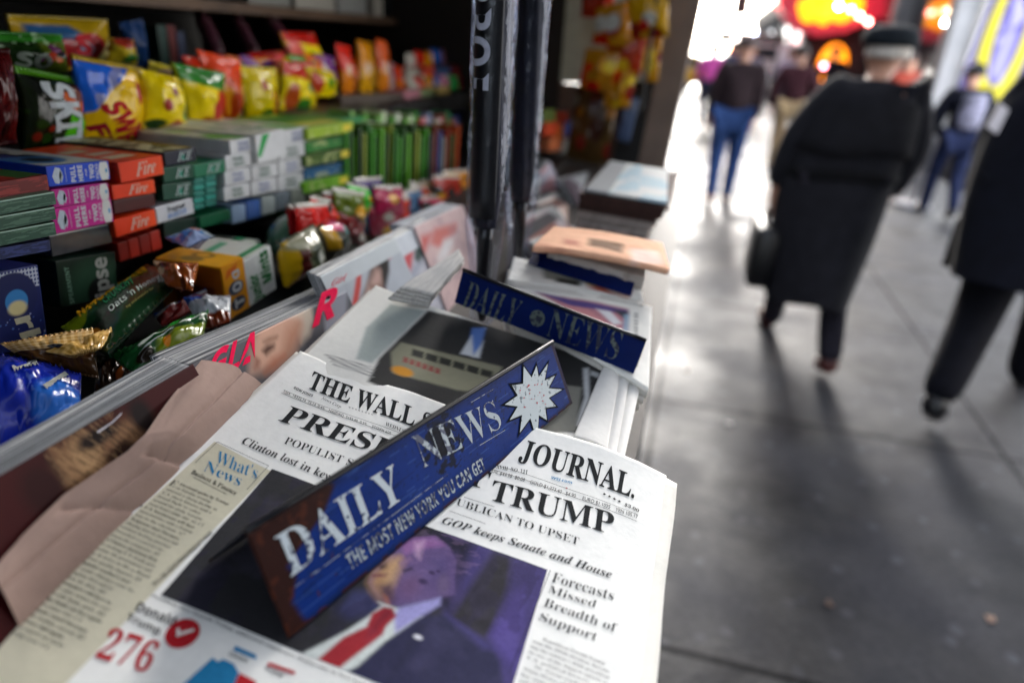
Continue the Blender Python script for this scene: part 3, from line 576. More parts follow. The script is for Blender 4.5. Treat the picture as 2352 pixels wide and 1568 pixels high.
tag(sheet('newspaper', lifted(S2, -.0075), (-.004, tr[0] - .004), (-.15, tl[1] + .004), 24, 24, lambda c: fill(c, '#d8d6d0'), PRINT, back=.05), 'thick pile of white papers under the dark portrait newspaper', 'newspaper', 'newspapers laid out on the counter')
# folded white sections by the pavement edge
for k, (a, b_, c_, d_, h, lab) in enumerate((((1394, 820), (1428, 829), (1395, 1030), (1318, 1000), .0015, 'narrow folded white section, innermost of the three beside the portrait newspaper'),
        ((1426, 838), (1450, 846), (1414, 1052), (1385, 1028), -.001, 'blank white folded section in the middle of the three beside the portrait newspaper'), ((1448, 870), (1470, 890), (1432, 1062), (1405, 1048), -.003, 'outermost of three white folded sections overhanging the pavement'))):
    Z = lifted(S0, h)(0, 0); Qd = quad(*[onpl(*p, Z, nP) for p in (a, b_, c_, d_)])
    def Qc(u, v, Qd=Qd): return Qd(u, v) + np.multiply.outer(.0022 * np.sin(np.pi * np.clip(np.asarray(u), 0, 1)), nP)
    tag(sheet('newspaper_section', Qc, (0, 1), (-.02, 1), 16, 30, lambda c: fill(c, '#eceae6'), PRINT, back=.006), lab, 'newspaper', 'folded sections by the pavement edge')
def flat(px, h, paint, label, n=(70, 50), down=0, back=.004, curl=0, cat='newspaper', grp='newspapers laid out on the counter', m=None, name='newspaper', low=None):
    hs = h if hasattr(h, '__len__') else [h] * 4
    Qd = quad(*[onpl(*p, lifted(S0, k)(0, 0), nP) - nP * down for p, k in zip(px, hs)])
    def Qc(u, v): return Qd(u, v) + np.multiply.outer(curl * np.sin(np.pi * np.clip(np.asarray(u) * .9 + .05, 0, 1)) + .0012 * vnoise(np.asarray(u) * 5, np.asarray(v) * 5, int(px[0][0])), nP)
    return tag(sheet(name, Qc, (0, 1), (0, 1), *n, lambda c: paint(c, Qc), m or PRINT, back=back), label, cat, grp)
def pink(c, S):
    fill(c, Wh); P = lambda pts, col, soft=.03: ppoly(c, S, 'C', pts, col, soft, (.5, .5))
    P([(165, 448), (800, 560), (795, 745), (740, 735), (430, 600)], '#b27b86'); P([(160, 440), (420, 500), (800, 570), (800, 600), (400, 540)], '#5a4a86'); P([(330, 520), (520, 560), (720, 720), (640, 700)], '#c98a8e')
    P([(580, 560), (680, 580), (760, 660), (700, 670)], '#d9d9de'); P([(690, 560), (800, 580), (790, 640)], '#3d3d46'); P([(775, 600), (805, 600), (795, 740), (765, 730)], '#8fb0c8')
    for k in range(7): P([(845, 585 + k * 24), (868, 590 + k * 24), (866, 600 + k * 24), (843, 595 + k * 24)], '#6d6d6d', .01)
flat([(1165, 640), (1497, 705), (1490, 893), (1195, 737)], .004, pink, 'white tabloid with a pink and purple picture behind the second blue sign', back=.004, curl=.003)
def colour(c, S):
    fill(c, Wh); P = lambda pts, col, soft=.05: ppoly(c, S, 'C', pts, col, soft, (.5, .5))
    P([(210, 285), (480, 340), (470, 400), (220, 350)], '#8a897f'); P([(320, 345), (470, 372), (460, 405), (300, 375)], '#35352f'); P([(505, 360), (830, 430), (800, 490), (520, 420)], '#d7b9b0'); P([(540, 390), (640, 410), (690, 460), (570, 430)], '#c76a58')
    P([(510, 370), (600, 385), (620, 405), (520, 395)], '#d8c070'); P([(700, 420), (820, 440), (800, 480)], '#d8a9a9')
flat([(1180, 590), (1470, 655), (1478, 690), (1165, 642)], [.012, .012, .008, .008], colour, 'white newspaper with small yellow and red pictures under the narrow blue sign', back=.004)
for k in range(5):
    dx, dy = RNG.uniform(-7, 4), RNG.uniform(-5, 3)
    flat([(1168 + dx, 642 + dy), (1495 + dx, 706 + dy), (1488 + dx, 890 + dy), (1195 + dx, 734 + dy)], .004, lambda c, S: (fill(c, '#d6d4ce'), c.mix(.5 * (vnoise(c.U * 2, c.V * 30, 3) > .2), '#b4b1ab')), 'ragged white tabloid copy under the pink pictured one', n=(20, 16), back=.0055, down=.005 + .006 * k, grp='copies under the pink pictured tabloid')
    flat([(1180 + dx, 591 + dy), (1468 + dx, 656 + dy), (1476 + dx, 690 + dy), (1166 + dx, 642 + dy)], .012, lambda c, S: fill(c, '#cfccc6'), 'ragged white copy under the paper with small yellow and red pictures', n=(20, 8), back=.0055, down=.005 + .006 * k, grp='copies under the small pictured newspaper')
def grey(c, S): fill(c, '#b9b2ac'); c.mix(.5 * (vnoise(c.U * 3, c.V * 14, 31) > 0), '#94897f')
flat([q('K', 330, 860), q('K', 1290, 1110), q('K', 1280, 1240), q('K', 280, 940)], .026, grey, 'grey newspaper showing as a thin strip beneath the salmon papers', back=.02)
def salmon(c, S):
    fill(c, '#eeb998'); P = lambda pts, col, soft=.06: ppoly(c, S, 'K', pts, col, soft, (.5, .5))
    P([(700, 820), (1060, 880), (1050, 975), (690, 900)], '#7d5f49'); P([(430, 820), (590, 850), (600, 910), (430, 880)], '#cf8b76'); P([(1130, 930), (1420, 960), (1480, 1100), (1150, 1060)], '#f2d3c6'); P([(150, 860), (900, 1050), (890, 1075), (130, 900)], '#dca184')
salm = [q('K', 320, 705), q('K', 1450, 880), q('K', 1530, 1150), q('K', 110, 905)]
for k in range(3):
    flat(salm if k == 0 else [(p[0] + (k - 1) * 3, p[1]) for p in salm], .044 - k * .007, salmon, ['uppermost salmon pink newspaper with a brown picture', 'salmon pink newspaper, second in its pile, edge showing', 'lowest salmon pink newspaper of the pile'][k], back=.0062, curl=.004 if k == 0 else .003)
# tall pile of brown-edged papers in front of the corner post
yF = .98; c_ = [ony(*q('K', x, y), yF) for x, y in ((600, 340), (1560, 500), (1400, 790), (590, 690))]
xl, xr = c_[0][0], c_[1][0]; zt = (c_[0][2] + c_[1][2]) / 2; sl_ = (c_[1][2] - c_[0][2]) / (xr - xl); zb = c_[3][2]
zb = zt - (zt - zb) * 15 / 9; nb = 15
for k in range(nb):
    z0 = zb + (zt - zb) * k / nb; z1 = zb + (zt - zb) * (k + 1) / nb - .0006; dx = RNG.uniform(-.006, .003) - min(nb - 1 - k, 8) * .0035; dy = RNG.uniform(-.006, .004)
    m = MB(); xs = np.linspace(xl, xr + dx, 8); sag = lambda x: sl_ * (x - xl) + c_[0][2] - zt
    V = [(x, y, z + sag(x)) for y in (yF + dy, yF + .3) for z in (z0, z1) for x in xs]; n = 8
    F = [(i, i + 1, n + i + 1, n + i) for i in range(n - 1)] + [(2 * n + i, 3 * n + i, 3 * n + i + 1, 2 * n + i + 1) for i in range(n - 1)] + [(n + i, n + i + 1, 3 * n + i + 1, 3 * n + i) for i in range(n - 1)] + [(i, 2 * n + i, 2 * n + i + 1, i + 1) for i in range(n - 1)] + [(0, n, 3 * n, 2 * n), (n - 1, 3 * n - 1, 4 * n - 1, 2 * n - 1)]
    m.add(V, F); tone = '#3b2520' if k > 9 else ('#8b817b' if k % 2 else '#a39a94')
    o = m.build('newspaper', [M('paper edges ' + tone, tone, .9, var=.35, vscale=90)]); 
    tag(o, 'dark brown edged newspaper in the tall pile before the corner post' if k > 9 else 'pale grey edged newspaper low in the tall pile before the corner post', 'newspaper', 'tall pile of newspapers before the corner post')
def topp(c, S): fill(c, '#b9bcbc'); c.mix(.6 * (vnoise(c.U * 4, c.V * 4, 41) > .1), '#7fa6bb'); c.rect(0, .3, 0, 1, '#8a8d90')
Zt = [ony(*q('K', x, y), yF) for x, y in ((640, 335), (1545, 480))]
Qt = quad(Zt[0] + [0, .29, .003], Zt[1] + [-.02, .29, .003], Zt[1] + [-.004, 0, .003], Zt[0] + [0, 0, .003])
tag(sheet('newspaper', Qt, (0, 1), (0, 1), 40, 20, lambda c: topp(c, Qt), PRINT, back=.0025), 'pale newspaper with a light blue picture topping the tall brown pile', 'newspaper', 'tall pile of newspapers before the corner post')
# ------------------------------------------------------------------ kraft paper between magazines and broadsheet
KR = M('kraft paper', '#a38a80', .85, var=.08, vscale=24, bump=.3, bscale=45, spec=.2)
lf = [q('A', 1390, 915), q('A', 1190, 1155), q('A', 1000, 1420), q('A', 880, 1545), q('D', 440, 280), q('D', 150, 560), q('D', -60, 800)]
rg = [(576, 874), (530, 935), (440, 1020), (350, 1110), (262, 1195), (130, 1320), (5, 1440)]
LP = np.array([onz(*p, 1.338 - .004 * i) for i, p in enumerate(lf)]); RP = np.array([onpl(*p, lifted(S0, -.006)(0, 0), nP) + d2 * .012 for p in rg])
TT = np.linspace(0, 1, len(lf))
def SK(u, v):
    u, v = np.broadcast_arrays(np.asarray(u, float), np.asarray(v, float))
    a = np.stack([np.interp(v, TT, LP[:, k]) for k in range(3)], -1); b2 = np.stack([np.interp(v, TT, RP[:, k]) for k in range(3)], -1)
    h = .006 * np.sin(np.pi * np.clip(u, 0, 1)) * (1 + .3 * np.sin(v * 7)) - .0035 * np.exp(-np.abs(u - .62 + .25 * v) / .02) - .004 * np.exp(-np.abs(v - .72 + .12 * u) / .012) * (u > .1) - .007 * np.exp(-((v - .47 + .08 * u) / .025) ** 2) * (u > .25) + .0008 * vnoise(u * 5, v * 9, 51) + .0016 * np.abs(vnoise(u * 2.2 + v * 3, v * 3 - u * 2, 55, 2))
    return a * (1 - u)[..., None] + b2 * u[..., None] + h[..., None] * nP
U, V = np.meshgrid(np.linspace(0, 1, 60), np.linspace(0, 1, 150)); X = srf(SK, U.ravel(), V.ravel())
F = [(j * 60 + i, j * 60 + i + 1, (j + 1) * 60 + i + 1, (j + 1) * 60 + i) for j in range(149) for i in range(59)]
tag(mesh('wrapping_paper', X, F, KR, smooth=True), 'crumpled brown kraft paper wedged between the magazines and the broadsheet', 'paper')
# ------------------------------------------------------------------ magazines standing in the rack
CROPS['O'] = (367.5, 245, .2344)
def mag(p0, p1, X, label, paint, texts=None, lean=.42, H=.24, thick=.014, n=(150, 120), pagecol='#94979b', seed=0, wav=.0):
    A, B = onx(*p0, X), onx(*p1, X); ea = unit(B - A); up = np.array([-lean, 0, 1.]); up = unit(up - ea * (up @ ea)); nn = np.cross(ea, up)
    if nn[0] < 0: nn = -nn
    L = np.linalg.norm(B - A); o = np.multiply.outer; top = .5 * (A + B)
    root = empty('magazine', tuple(top - up * H), label, 'magazine', 'magazines standing in the rack')
    def SC(u, v): u, v = np.asarray(u, float), np.asarray(v, float); return A + o(u, B - A) - o((1 - v) * H, up) + o(.004 * np.sin(np.pi * np.clip(v, 0, 1)) + wav * np.sin(u * 5 + seed), nn)
    sheet('cover', SC, (0, 1), (0, 1), *n, lambda c: paint(c, SC), GLOSSY, root, back=.0004)
    def ST(u, t): u, t = np.asarray(u, float), np.asarray(t, float); return A + o(u, B - A) - o(.0012 + t * thick, np.array([1, 0, .1])) + o(.0012 * vnoise(t * 5, u * 1.5, seed) + .005 * t + wav * np.sin(u * 5 + seed) * .6, up) - up * .002
    def pg(c):
        fill(c, pagecol); k = vnoise(c.V * 46, c.U * .7 + .01, seed + 1, 2); c.mix(.75 * (k > .08), '#5c6065'); c.mix(.85 * (k > .30), '#22252a'); c.mix(.8 * (k < -.40), '#d4d4d2')
    sheet('pages', ST, (0, 1), (0, 1), 40, 90, pg, M('magazine page edges', rough=.6, attr=True, var=.08, vscale=60), root, back=H * .9, bdir=up)
    if texts: texts(root, SC)
    return root
def magA(c, S):
    fill(c, '#3a0a0d'); c.ell(.56, .925, .17, .055, '#6a4630', .7); c.ell(.50, .94, .05, .05, '#a8845e', .9, .2); c.ell(.64, .93, .06, .03, '#8a6648', .9); c.ell(.56, .965, .07, .02, '#140809', .6); c.ell(.43, .93, .03, .06, '#8f6c4c', .9); c.ell(.60, .905, .05, .02, '#2a140c', .9); c.ell(.72, .95, .04, .05, '#150709', .8); c.ell(.35, .93, .06, .06, '#2a0608', .8)
    c.mix(.55 * ((vnoise(c.U * 260 + c.V * 160, c.V * 30, 61) > .05) & (np.abs(c.U - .54) < .15)), '#2a170e'); c.mix(.3 * ((vnoise(c.U * 300 + c.V * 200, c.V * 26, 63) > .25) & (np.abs(c.U - .52) < .12)), '#c09a70')
mag((-260, 1245), (440, 836), -.30, 'thick magazine with a dark red cover and tawny fur, nearest in the rack', magA, lambda r, S: (lambda K: (K.ppoly([q('N', 1000, 895), q('N', 1150, 800), q('N', 1270, 690), q('N', 1260, 715), q('N', 1165, 805), q('N', 1020, 908)], (.8, .95)), K.build('torn_slip', ink('#c8c4cc'), r)))(Ink(S, .0012)), thick=.021, seed=3, n=(320, 200), wav=.0012)
def magB(c, S):
    fill(c, '#55565c'); P = lambda pts, col, soft=.03, crop='B': ppoly(c, S, crop, pts, col, soft, (.5, .8))
    P([(350, 750), (520, 680), (520, 900), (300, 900)], '#3a3a42'); P([(460, 420), (640, 330), (620, 640), (480, 720)], '#8b8f9b')
    P([(150, 560), (260, 495), (340, 515), (385, 560), (400, 650), (370, 740), (310, 800), (270, 700)], '#b5a89b')
    P([(-30, 760), (30, 640), (120, 570), (240, 520), (310, 580), (320, 680), (300, 760), (255, 870), (150, 950), (60, 1000), (-40, 1010)], '#c09884', .05)
    P([(120, 575), (250, 520), (320, 560), (300, 620), (200, 600)], '#c4b8aa', .04); P([(40, 850), (75, 810), (130, 800), (125, 830), (70, 880)], '#4f3328', .02); P([(50, 790), (90, 760), (150, 745), (140, 765), (80, 790)], '#7d5a48', .02)
    P([(0, 900), (25, 920), (15, 960), (-10, 970)], '#7d4a40', .03); P([(220, 700), (300, 650), (290, 760), (240, 860), (190, 900)], '#a87660', .06); P([(120, 910), (200, 880), (140, 960), (60, 1000)], '#b06a50', .04)
def txtB(r, S):
    K = Ink(S, .0004); g = (.5, .8); K.ptext('GLA', 'black', (472, 884), (585, 823), (490, 806), None, g); K.ptext('R', 'black', (716, 752), (768, 724), (738, 672), None, g); K.build('lettering', ink('#e8174f'), r)
mag((438, 838), (795, 668), -.305, 'magazine with a blond face and big pink title letters on grey', magB, txtB, thick=.030, seed=8, n=(200, 150), wav=.001)
def magC(c, S):
    fill(c, '#a4abb6'); P = lambda pts, col, soft=.03: ppoly(c, S, 'B', pts, col, soft, (.5, .8))
    P([(700, 280), (728, 275), (725, 400), (690, 600), (640, 640), (670, 480)], '#b3403c', .02); P([(890, 150), (915, 160), (920, 300), (890, 440), (860, 520), (740, 580), (640, 660), (720, 500), (760, 400), (800, 230)], '#15110f')
    P([(820, 280), (860, 290), (870, 380), (830, 480), (770, 540), (745, 500), (770, 400)], '#b4938a', .05); P([(790, 400), (850, 400), (835, 420), (790, 420)], '#5a4038', .03); P([(915, 150), (940, 150), (935, 200), (915, 220)], '#b8253a', .02)
    P([(870, 440), (900, 430), (860, 500), (820, 520)], '#7a3a34', .04); c.rect(0, 1, .93, 1, '#b4bcc2')
def txtC(r, S): K = Ink(S, .0004); K.ptext('Girl', 'bi', q('B', 515, 410), q('B', 612, 365), q('B', 530, 360), None, (.2, .9)); K.build('lettering', ink('#d05060'), r)
mag((735, 634), (908, 545), -.315, 'pale magazine showing a long dark haired face beside a red stripe', magC, txtC, thick=.011, seed=12)
def magD(c, S):
    fill(c, '#a9aab6'); P = lambda pts, col, soft=.04: ppoly(c, S, 'J', pts, col, soft, (.5, .8))
    P([(900, 640), (985, 640), (960, 860), (880, 1010), (800, 1120), (850, 880)], '#b14c52'); P([(1000, 560), (1090, 580), (1090, 720), (1040, 820), (990, 760)], '#3b4a48'); P([(940, 540), (1040, 540), (1000, 620)], '#6e7a74'); P([(1000, 800), (1070, 800), (1000, 960), (930, 980)], '#8d95a6')
    c.rect(0, 1, .9, 1, '#b5bcc6')
mag((905, 548), (985, 505), -.32, 'lilac grey magazine with red script lettering and a green figure', magD, None, thick=.010, seed=15)
def magE(c, S):
    fill(c, '#b9a2a4'); P = lambda pts, col, soft=.04: ppoly(c, S, 'J', pts, col, soft, (.5, .8))
    P([(1200, 440), (1440, 380), (1420, 560), (1260, 640), (1160, 600)], '#b56a66'); P([(1300, 560), (1440, 500), (1330, 760), (1220, 800)], '#c4c2c6'); P([(1060, 520), (1180, 480), (1110, 680), (1080, 700)], '#b05a58'); c.mix(.3 * (vnoise(c.U * 9, c.V * 9, 66) > .2), '#8a7a84')
mag((950, 522), (1062, 470), -.318, 'pink and white magazine with a rolled white top edge beside the umbrellas', magE, None, thick=.03, seed=21, pagecol='#aab0bf')
cols = [('#8d8791', '#5a5a66', '#b07a70'), ('#a49aa0', '#2c2e38', '#8d5a52'), ('#7f8ca6', '#3a4766', '#c0b7b2'), ('#a98f86', '#5c3a34', '#d0c6c0'), ('#8f8a94', '#b9babf', '#4b4049'), ('#2f7f95', '#9a96a4', '#b9868a')]
for k, (p0, p1, X, lean) in enumerate((((1062, 640), (1130, 560), -.30, .5), ((1180, 520), (1275, 470), -.24, .9), ((1228, 560), (1330, 520), -.20, 1.3), ((1225, 470), (1330, 425), -.27, .9), ((1290, 415), (1385, 385), -.27, .7), ((1215, 430), (1260, 370), -.33, .4))):
    a, b2, c2 = cols[k]
    def pm(c, S, a=a, b2=b2, c2=c2, k=k): fill(c, a); c.blobs(5, [b2, c2], .22, seed=70 + k); c.mix(.6 * (vnoise(c.U * 4, c.V * 7, 80 + k) > .25), c2); c.rect(0, 1, .84, .97, b2 if k % 2 else c2)
    mag(p0, p1, X, ['grey magazine half hidden below the first umbrella handle', 'pale magazine with dark blocks beside the second umbrella', 'bluish magazine lying at a slant above the salmon papers', 'tan and white magazine slanting beside the brown paper pile', 'curled magazine with a pale top in front of the hanging bags', 'teal spined magazine just right of the second umbrella'][k], pm, None, lean=lean, H=.16, thick=.008, seed=30 + k, n=(40, 40), wav=.004)
# loose newspaper edges curling up against the rack
for k in range(4):
    dz = .006 + k * .0035
    def ed(c, S, k=k): fill(c, '#d9d6d2'); c.mix(.45 * (vnoise(c.U * 26, c.V * 3, 90 + k) > .15), '#b9b6b4')
    flat([(1035 + k * 6, 590 - k * 6), (1066, 606 - k * 4), (985 + k * 3, 700 - k * 7), (893 + k * 9, 682 - k * 8)], [dz + .006, dz, dz - .004, dz + .004], ed, ['lowest curling white newspaper edge below the magazine rack', 'second curling newspaper edge up from the white portrait paper', 'third curling newspaper edge, just under the top one', 'topmost curling newspaper edge touching the magazine rack'][k], n=(40, 20), back=.003, grp='curling newspapers against the rack')
# ------------------------------------------------------------------ sweets: builders
SWEET = 'sweets on the shelves'
def carton(label, bl, br, tl, X, depth, col, name='gum_box', cat='gum box', group=SWEET, yaw=0, gloss=None, end=None, bev=.0012):
    A, B, T0 = onx(*bl, X), onx(*br, X), onx(*tl, X)
    w = math.hypot(*(B - A)[1:]); ea = unit([0, B[1] - A[1], (B[2] - A[2])]) if yaw == 0 else unit([math.sin(yaw), math.cos(yaw), (B[2] - A[2]) / w])
    h = np.linalg.norm(T0 - A); eb = np.array([0, -ea[2], ea[1]]) / math.hypot(ea[1], ea[2]); en = np.cross(ea, eb)
    P = lambda a, b, c: A + ea * w * a + eb * h * b - en * depth * c
    m = MB(); m.add([P(a, b, c) for c in (1, 0) for b in (0, 1) for a in (0, 1)], [(0, 2, 3, 1), (4, 5, 7, 6), (0, 1, 5, 4), (1, 3, 7, 5), (3, 2, 6, 7), (2, 0, 4, 6)])
    o = m.build(name, gloss or card(col), bevel=min(bev, h / 6)); tag(o, label, cat, group)
    Sf = lambda u, v: A + np.multiply.outer(np.asarray(u, float), ea * w) + np.multiply.outer(np.asarray(v, float), eb * h)
    St = lambda u, v: A + eb * h + np.multiply.outer(np.asarray(u, float), ea * w) - np.multiply.outer(np.asarray(v, float), en * depth)
    Sl = lambda u, v: A - np.multiply.outer(np.asarray(u, float), en * depth) + np.multiply.outer(np.asarray(v, float), eb * h)
    return o, Sf, St, Sl
def panel(o, S, paint, name='printed_panel', n=(60, 30), lift=.0003, r=((.02, .98), (.02, .98))): return sheet(name, S, r[0], r[1], *n, lambda c: paint(c), CARDV, o, off=lift)
def words(o, S, items, col, lift=.0006, name='lettering'):
    K = Ink(S, lift)
    for t, st, a0, a1, aT in items: K.text(t, st, a0, a1, aT)
    return K.build(name, ink(col), o)
def bag(label, Q, th, paint, words_=(), name='sweet_bag', cat='sweet bag', n=(64, 56), seed=0, wr=.0036, mat=None, crimp=True, group=SWEET, squish=1):
    "a pillow bag; Q = surface through its four corners (u along, v up)"
    nn = normals(Q, np.array([.5]), np.array([.5]))[0]
    def SB(u, v):
        u, v = np.broadcast_arrays(np.asarray(u, float), np.asarray(v, float)); uc, vc = np.clip(u, 0, 1), np.clip(v, 0, 1)
        tw = .0035 * vnoise(u * 1.6, v * 1.6, seed + 7, 2) if th > .009 else 0; f = (np.sin(np.pi * uc) ** .55) * (np.sin(np.pi * np.clip((vc - .04) / .92, 0, 1)) ** .6); z = tw + th * f + wr * vnoise(u * 4, v * 4, seed, 2) * (.4 + f) + .35 * wr * np.abs(vnoise(u * 9, v * 4, seed + 1, 2)) + (.25 * wr * np.sin(u * 110) * ((vc > .95) | (vc < .05)) if crimp else 0)
        return Q(u, v) + np.multiply.outer(z, nn)
    nu, nv = n; U, V = np.meshgrid(np.linspace(0, 1, nu), np.linspace(0, 1, nv)); U, V = U.ravel(), V.ravel(); X = srf(SB, U, V); Xb = 2 * srf(Q, U, V) - X - nn * .0004
    zz = .012 * np.where(np.arange(nu) % 2 == 0, 1, -1); dv = srf(Q, [.5], [1.])[0] - srf(Q, [.5], [0.])[0]
    for Y in (X, Xb): Y[:nu] += np.outer(zz, dv); Y[-nu:] += np.outer(zz, dv)
    F = [(j * nu + i, j * nu + i + 1, (j + 1) * nu + i + 1, (j + 1) * nu + i) for j in range(nv - 1) for i in range(nu - 1)]; k = nu * nv
    F += [tuple(i + k for i in f)[::-1] for f in F]; rim = list(range(nu)) + [j * nu + nu - 1 for j in range(1, nv)] + [(nv - 1) * nu + i for i in range(nu - 2, -1, -1)] + [j * nu for j in range(nv - 2, 0, -1)]
    F += [(b2, a, a + k, b2 + k) for a, b2 in zip(rim, rim[1:] + rim[:1])]
    c = Cv(U, V, '#888888'); paint(c); o = mesh(name, np.vstack([X, Xb]), F, mat or WRAP, None, np.vstack([c.C, c.C]), True); tag(o, label, cat, group)
    for fn in words_: fn(o, SB)
    return o
def qx(tl, tr, br, bl, X, dX=(0, 0, 0, 0)): return quad(*[onx(*p, X + d) for p, d in zip((tl, tr, br, bl), dX)])
def qz(tl, tr, br, bl, z): zz = z if hasattr(z, '__len__') else [z] * 4; return quad(*[onz(*p, k) for p, k in zip((tl, tr, br, bl), zz)])
def lett(t, st, p0, p1, pT, col, lift=.0009, g=(.5, .5)):
    def f(o, S): K = Ink(S, lift); K.ptext(t, st, p0, p1, pT, None, g); K.build('lettering', ink(col), o, sub=3)
    return f
G = lambda x, y: q('G', x, y)
# ------------------------------------------------------------------ gum boxes
Xg = -.52
def pull(label, tl, tr, br, bl, col):
    o, Sf, St, Sl = carton(label, bl, br, tl, Xg, .13, col)
    panel(o, Sf, lambda c: (fill(c, col), c.ell(.90, .5, .085, .62, '#d4d6d4', .05), c.ell(.94, .5, .02, .12, '#3d93c4', .3)), n=(90, 40))
    words(o, Sf, [('PULL', 'black', (.42, .10), (.42, .92), (.34, .10)), ('HERE', 'black', (.535, .10), (.535, .92), (.455, .10)), ('FOR', 'bold', (.605, .35), (.605, .7), (.575, .35)), ('TWO', 'black', (.725, .16), (.725, .9), (.645, .16)), ('PACKS', 'bold', (.80, .14), (.80, .9), (.75, .14))], '#c9cfd8')
    K = Ink(Sf, .0006); K.poly([(.06, .5), (.12, .93), (.19, .86), (.22, .6), (.15, .1), (.09, .16)]); K.poly([(.155, .45), (.19, .75), (.225, .45), (.19, .14)]); K.line((.265, .15), (.265, .9), .006); K.build('gum_stick_symbol', ink('#b8c4d2'), o)
    return o, St, Sl
o, St, Sl = pull('blue gum box marked pull here, topmost of its pull tab pile', (104, 383), (252, 366), (254, 412), (113, 430), '#1646c8')
panel(o, St, lambda c: (fill(c, '#c3c6bd'), c.ell(.35, .35, .42, .25, '#2f6fa8', .1), c.ell(.4, .28, .2, .1, '#0f1826', .2), c.rect(.15, .5, .45, .9, '#2b4a9a'), c.blobs(12, ['#11141c'], .05, (.2, .7, .4, .9), 4), c.rect(.86, 1, 0, 1, '#bfc7c6')), n=(40, 60))
pull('magenta gum box marked pull here, directly under the blue one', (118, 436), (251, 416), (253, 458), (124, 478), '#b81a88')
pull('lower magenta gum box marked pull here, above the clear plastic tray', (119, 481), (257, 461), (262, 508), (127, 538), '#c81c90')
PLA = M('clear plastic sleeve', '#aab0b4', .12, coat=.5, alpha=.28, var=.2)
carton('clear plastic wrapped gum tray between the magenta boxes and the dark green eye box', (121, 590), (258, 558), (124, 540), Xg - .004, .12, '#222', gloss=M('smoky plastic tray', '#3a3c40', .15, coat=.5, var=.6, vscale=25))
o, Sf, St, Sl = carton('dark green mint gum box with pale curved lettering under the clear tray', (139, 708), (272, 676), (132, 600), Xg + .004, .10, '#10251c')
panel(o, Sf, lambda c: (fill(c, '#12281c'), c.ell(.62, .3, .45, .6, '#274c38', .6), c.ell(.68, .15, .22, .35, '#0a0f0d', .15)), n=(50, 50)); words(o, Sf, [('eclipse', 'black', (.86, -.62), (.82, .93), (.60, -.62))], '#aeb3ae'); words(o, Sf, [('SPEARMINT', 'bold', (.22, .05), (.18, .85), (.15, .05))], '#7aa08c')
o, Sf, St, Sl = carton('navy gum box with a large pale letter ring and a dotted corner', (-70, 838), (110, 782), (-75, 640), -.485, .11, '#14235f')
def orb(c):
    fill(c, '#121c55'); r = (np.mod(c.U * 22, 1) - .5) ** 2 + (np.mod(c.V * 20, 1) - .5) ** 2; c.mix((c.V > .74) * 1.0, '#aeb6c8'); c.mix((c.V > .74) * (r < .11), '#1a2a68'); c.ell(.64, .66, .30, .30, '#11194e', .06); c.ell(.66, .60, .145, .15, '#2f78b8', .1); c.ell(.66, .52, .12, .09, '#c4b98a', .4); c.mix((c.U - .66) ** 2 / .021 + (c.V - .58) ** 2 / .024 > 1.0, '#11194e') if False else None
    c.blobs(14, ['#4466aa', '#8a93b8'], .012, (.4, 1, 0, .5), 3)
panel(o, Sf, orb, n=(120, 110)); words(o, Sf, [('rbit', 'black', (.60, .40), (.74, -.35), (.85, .40))], '#b0ad98')
for k, (c0, c1, y0, y1, lab) in enumerate((('#7a1614', '#164a1e', (488, 462), 423, 'red and green gum packs shrink wrapped on top of the corner pile'), ('#2f5a40', None, (498, 472), None, ''), )): pass
o, Sf, St, Sl = carton('red shrink wrapped gum packs with a green edge, topmost of the corner pile', (-60, 468), (115, 437), (-66, 428), -.47, .14, '#6e1412'); panel(o, St, lambda c: (fill(c, '#7c1a12'), c.rect(.62, 1, 0, .28, '#1c4a1c'), c.blobs(5, ['#c4c4bc', '#94301c'], .06, seed=2)), n=(40, 40)); panel(o, Sf, lambda c: (fill(c, '#5e1414'), c.mix(.6 * (vnoise(c.U * 6, c.V * 12, 4) > .1), '#94302a')), n=(60, 24))
for k in range(3):
    o, Sf, St, Sl = carton(['green shrink wrapped gum packs just under the red ones', 'green shrink wrapped gum packs, middle layer of the corner pile', 'green shrink wrapped gum packs resting on the navy layer'][k], (-62, 506 + k * 36), (131, 469 + k * 35), (-66, 472 + k * 36), -.462, .13, '#2c4a3a')
    panel(o, Sf, lambda c, k=k: (fill(c, '#27483a'), c.mix(.7 * (vnoise(c.U * 7, c.V * 9, 14 + k) > .12), '#4a6a58'), c.rect(0, 1, .88, 1, '#8da89a')), n=(70, 24))
o, Sf, St, Sl = carton('navy shrink wrapped gum packs at the base of the corner pile', (-60, 608), (118, 575), (-64, 580), -.464, .12, '#1a2344'); panel(o, Sf, lambda c: (fill(c, '#18224a'), c.mix(.6 * (vnoise(c.U * 9, c.V * 8, 24) > .1), '#33407a')), n=(60, 20))
def fire(label, tl, tr, br, bl, txt='Fire'):
    o, Sf, St, Sl = carton(label, bl, br, tl, Xg, .12, '#e03a08'); panel(o, Sf, lambda c: (fill(c, '#e83c0a'), c.mix(np.clip(c.U * 1.2 - .3, 0, 1) * .5, '#e0560e')), n=(30, 16)); words(o, Sf, [(txt, 'bi', (.33, .18), (.78, .22), (.38, .84))], '#d9c0b0'); return o, St
MM = lambda x, y: q('M', x, y)
o, St = fire('orange cinnamon gum box, topmost and sticking out beside the blue box', MM(1165, 290), MM(1603, 235), MM(1612, 400), MM(1188, 492))
panel(o, St, lambda c: (fill(c, '#e0440c'), c.rect(.2, .75, .15, .28, '#d8c8a8'), c.rect(.3, .8, .36, .46, '#d0bfa0'), c.rect(.15, .6, .55, .68, '#c9b48c'), c.rect(.55, .95, .74, .8, '#e0a030')), n=(40, 60))
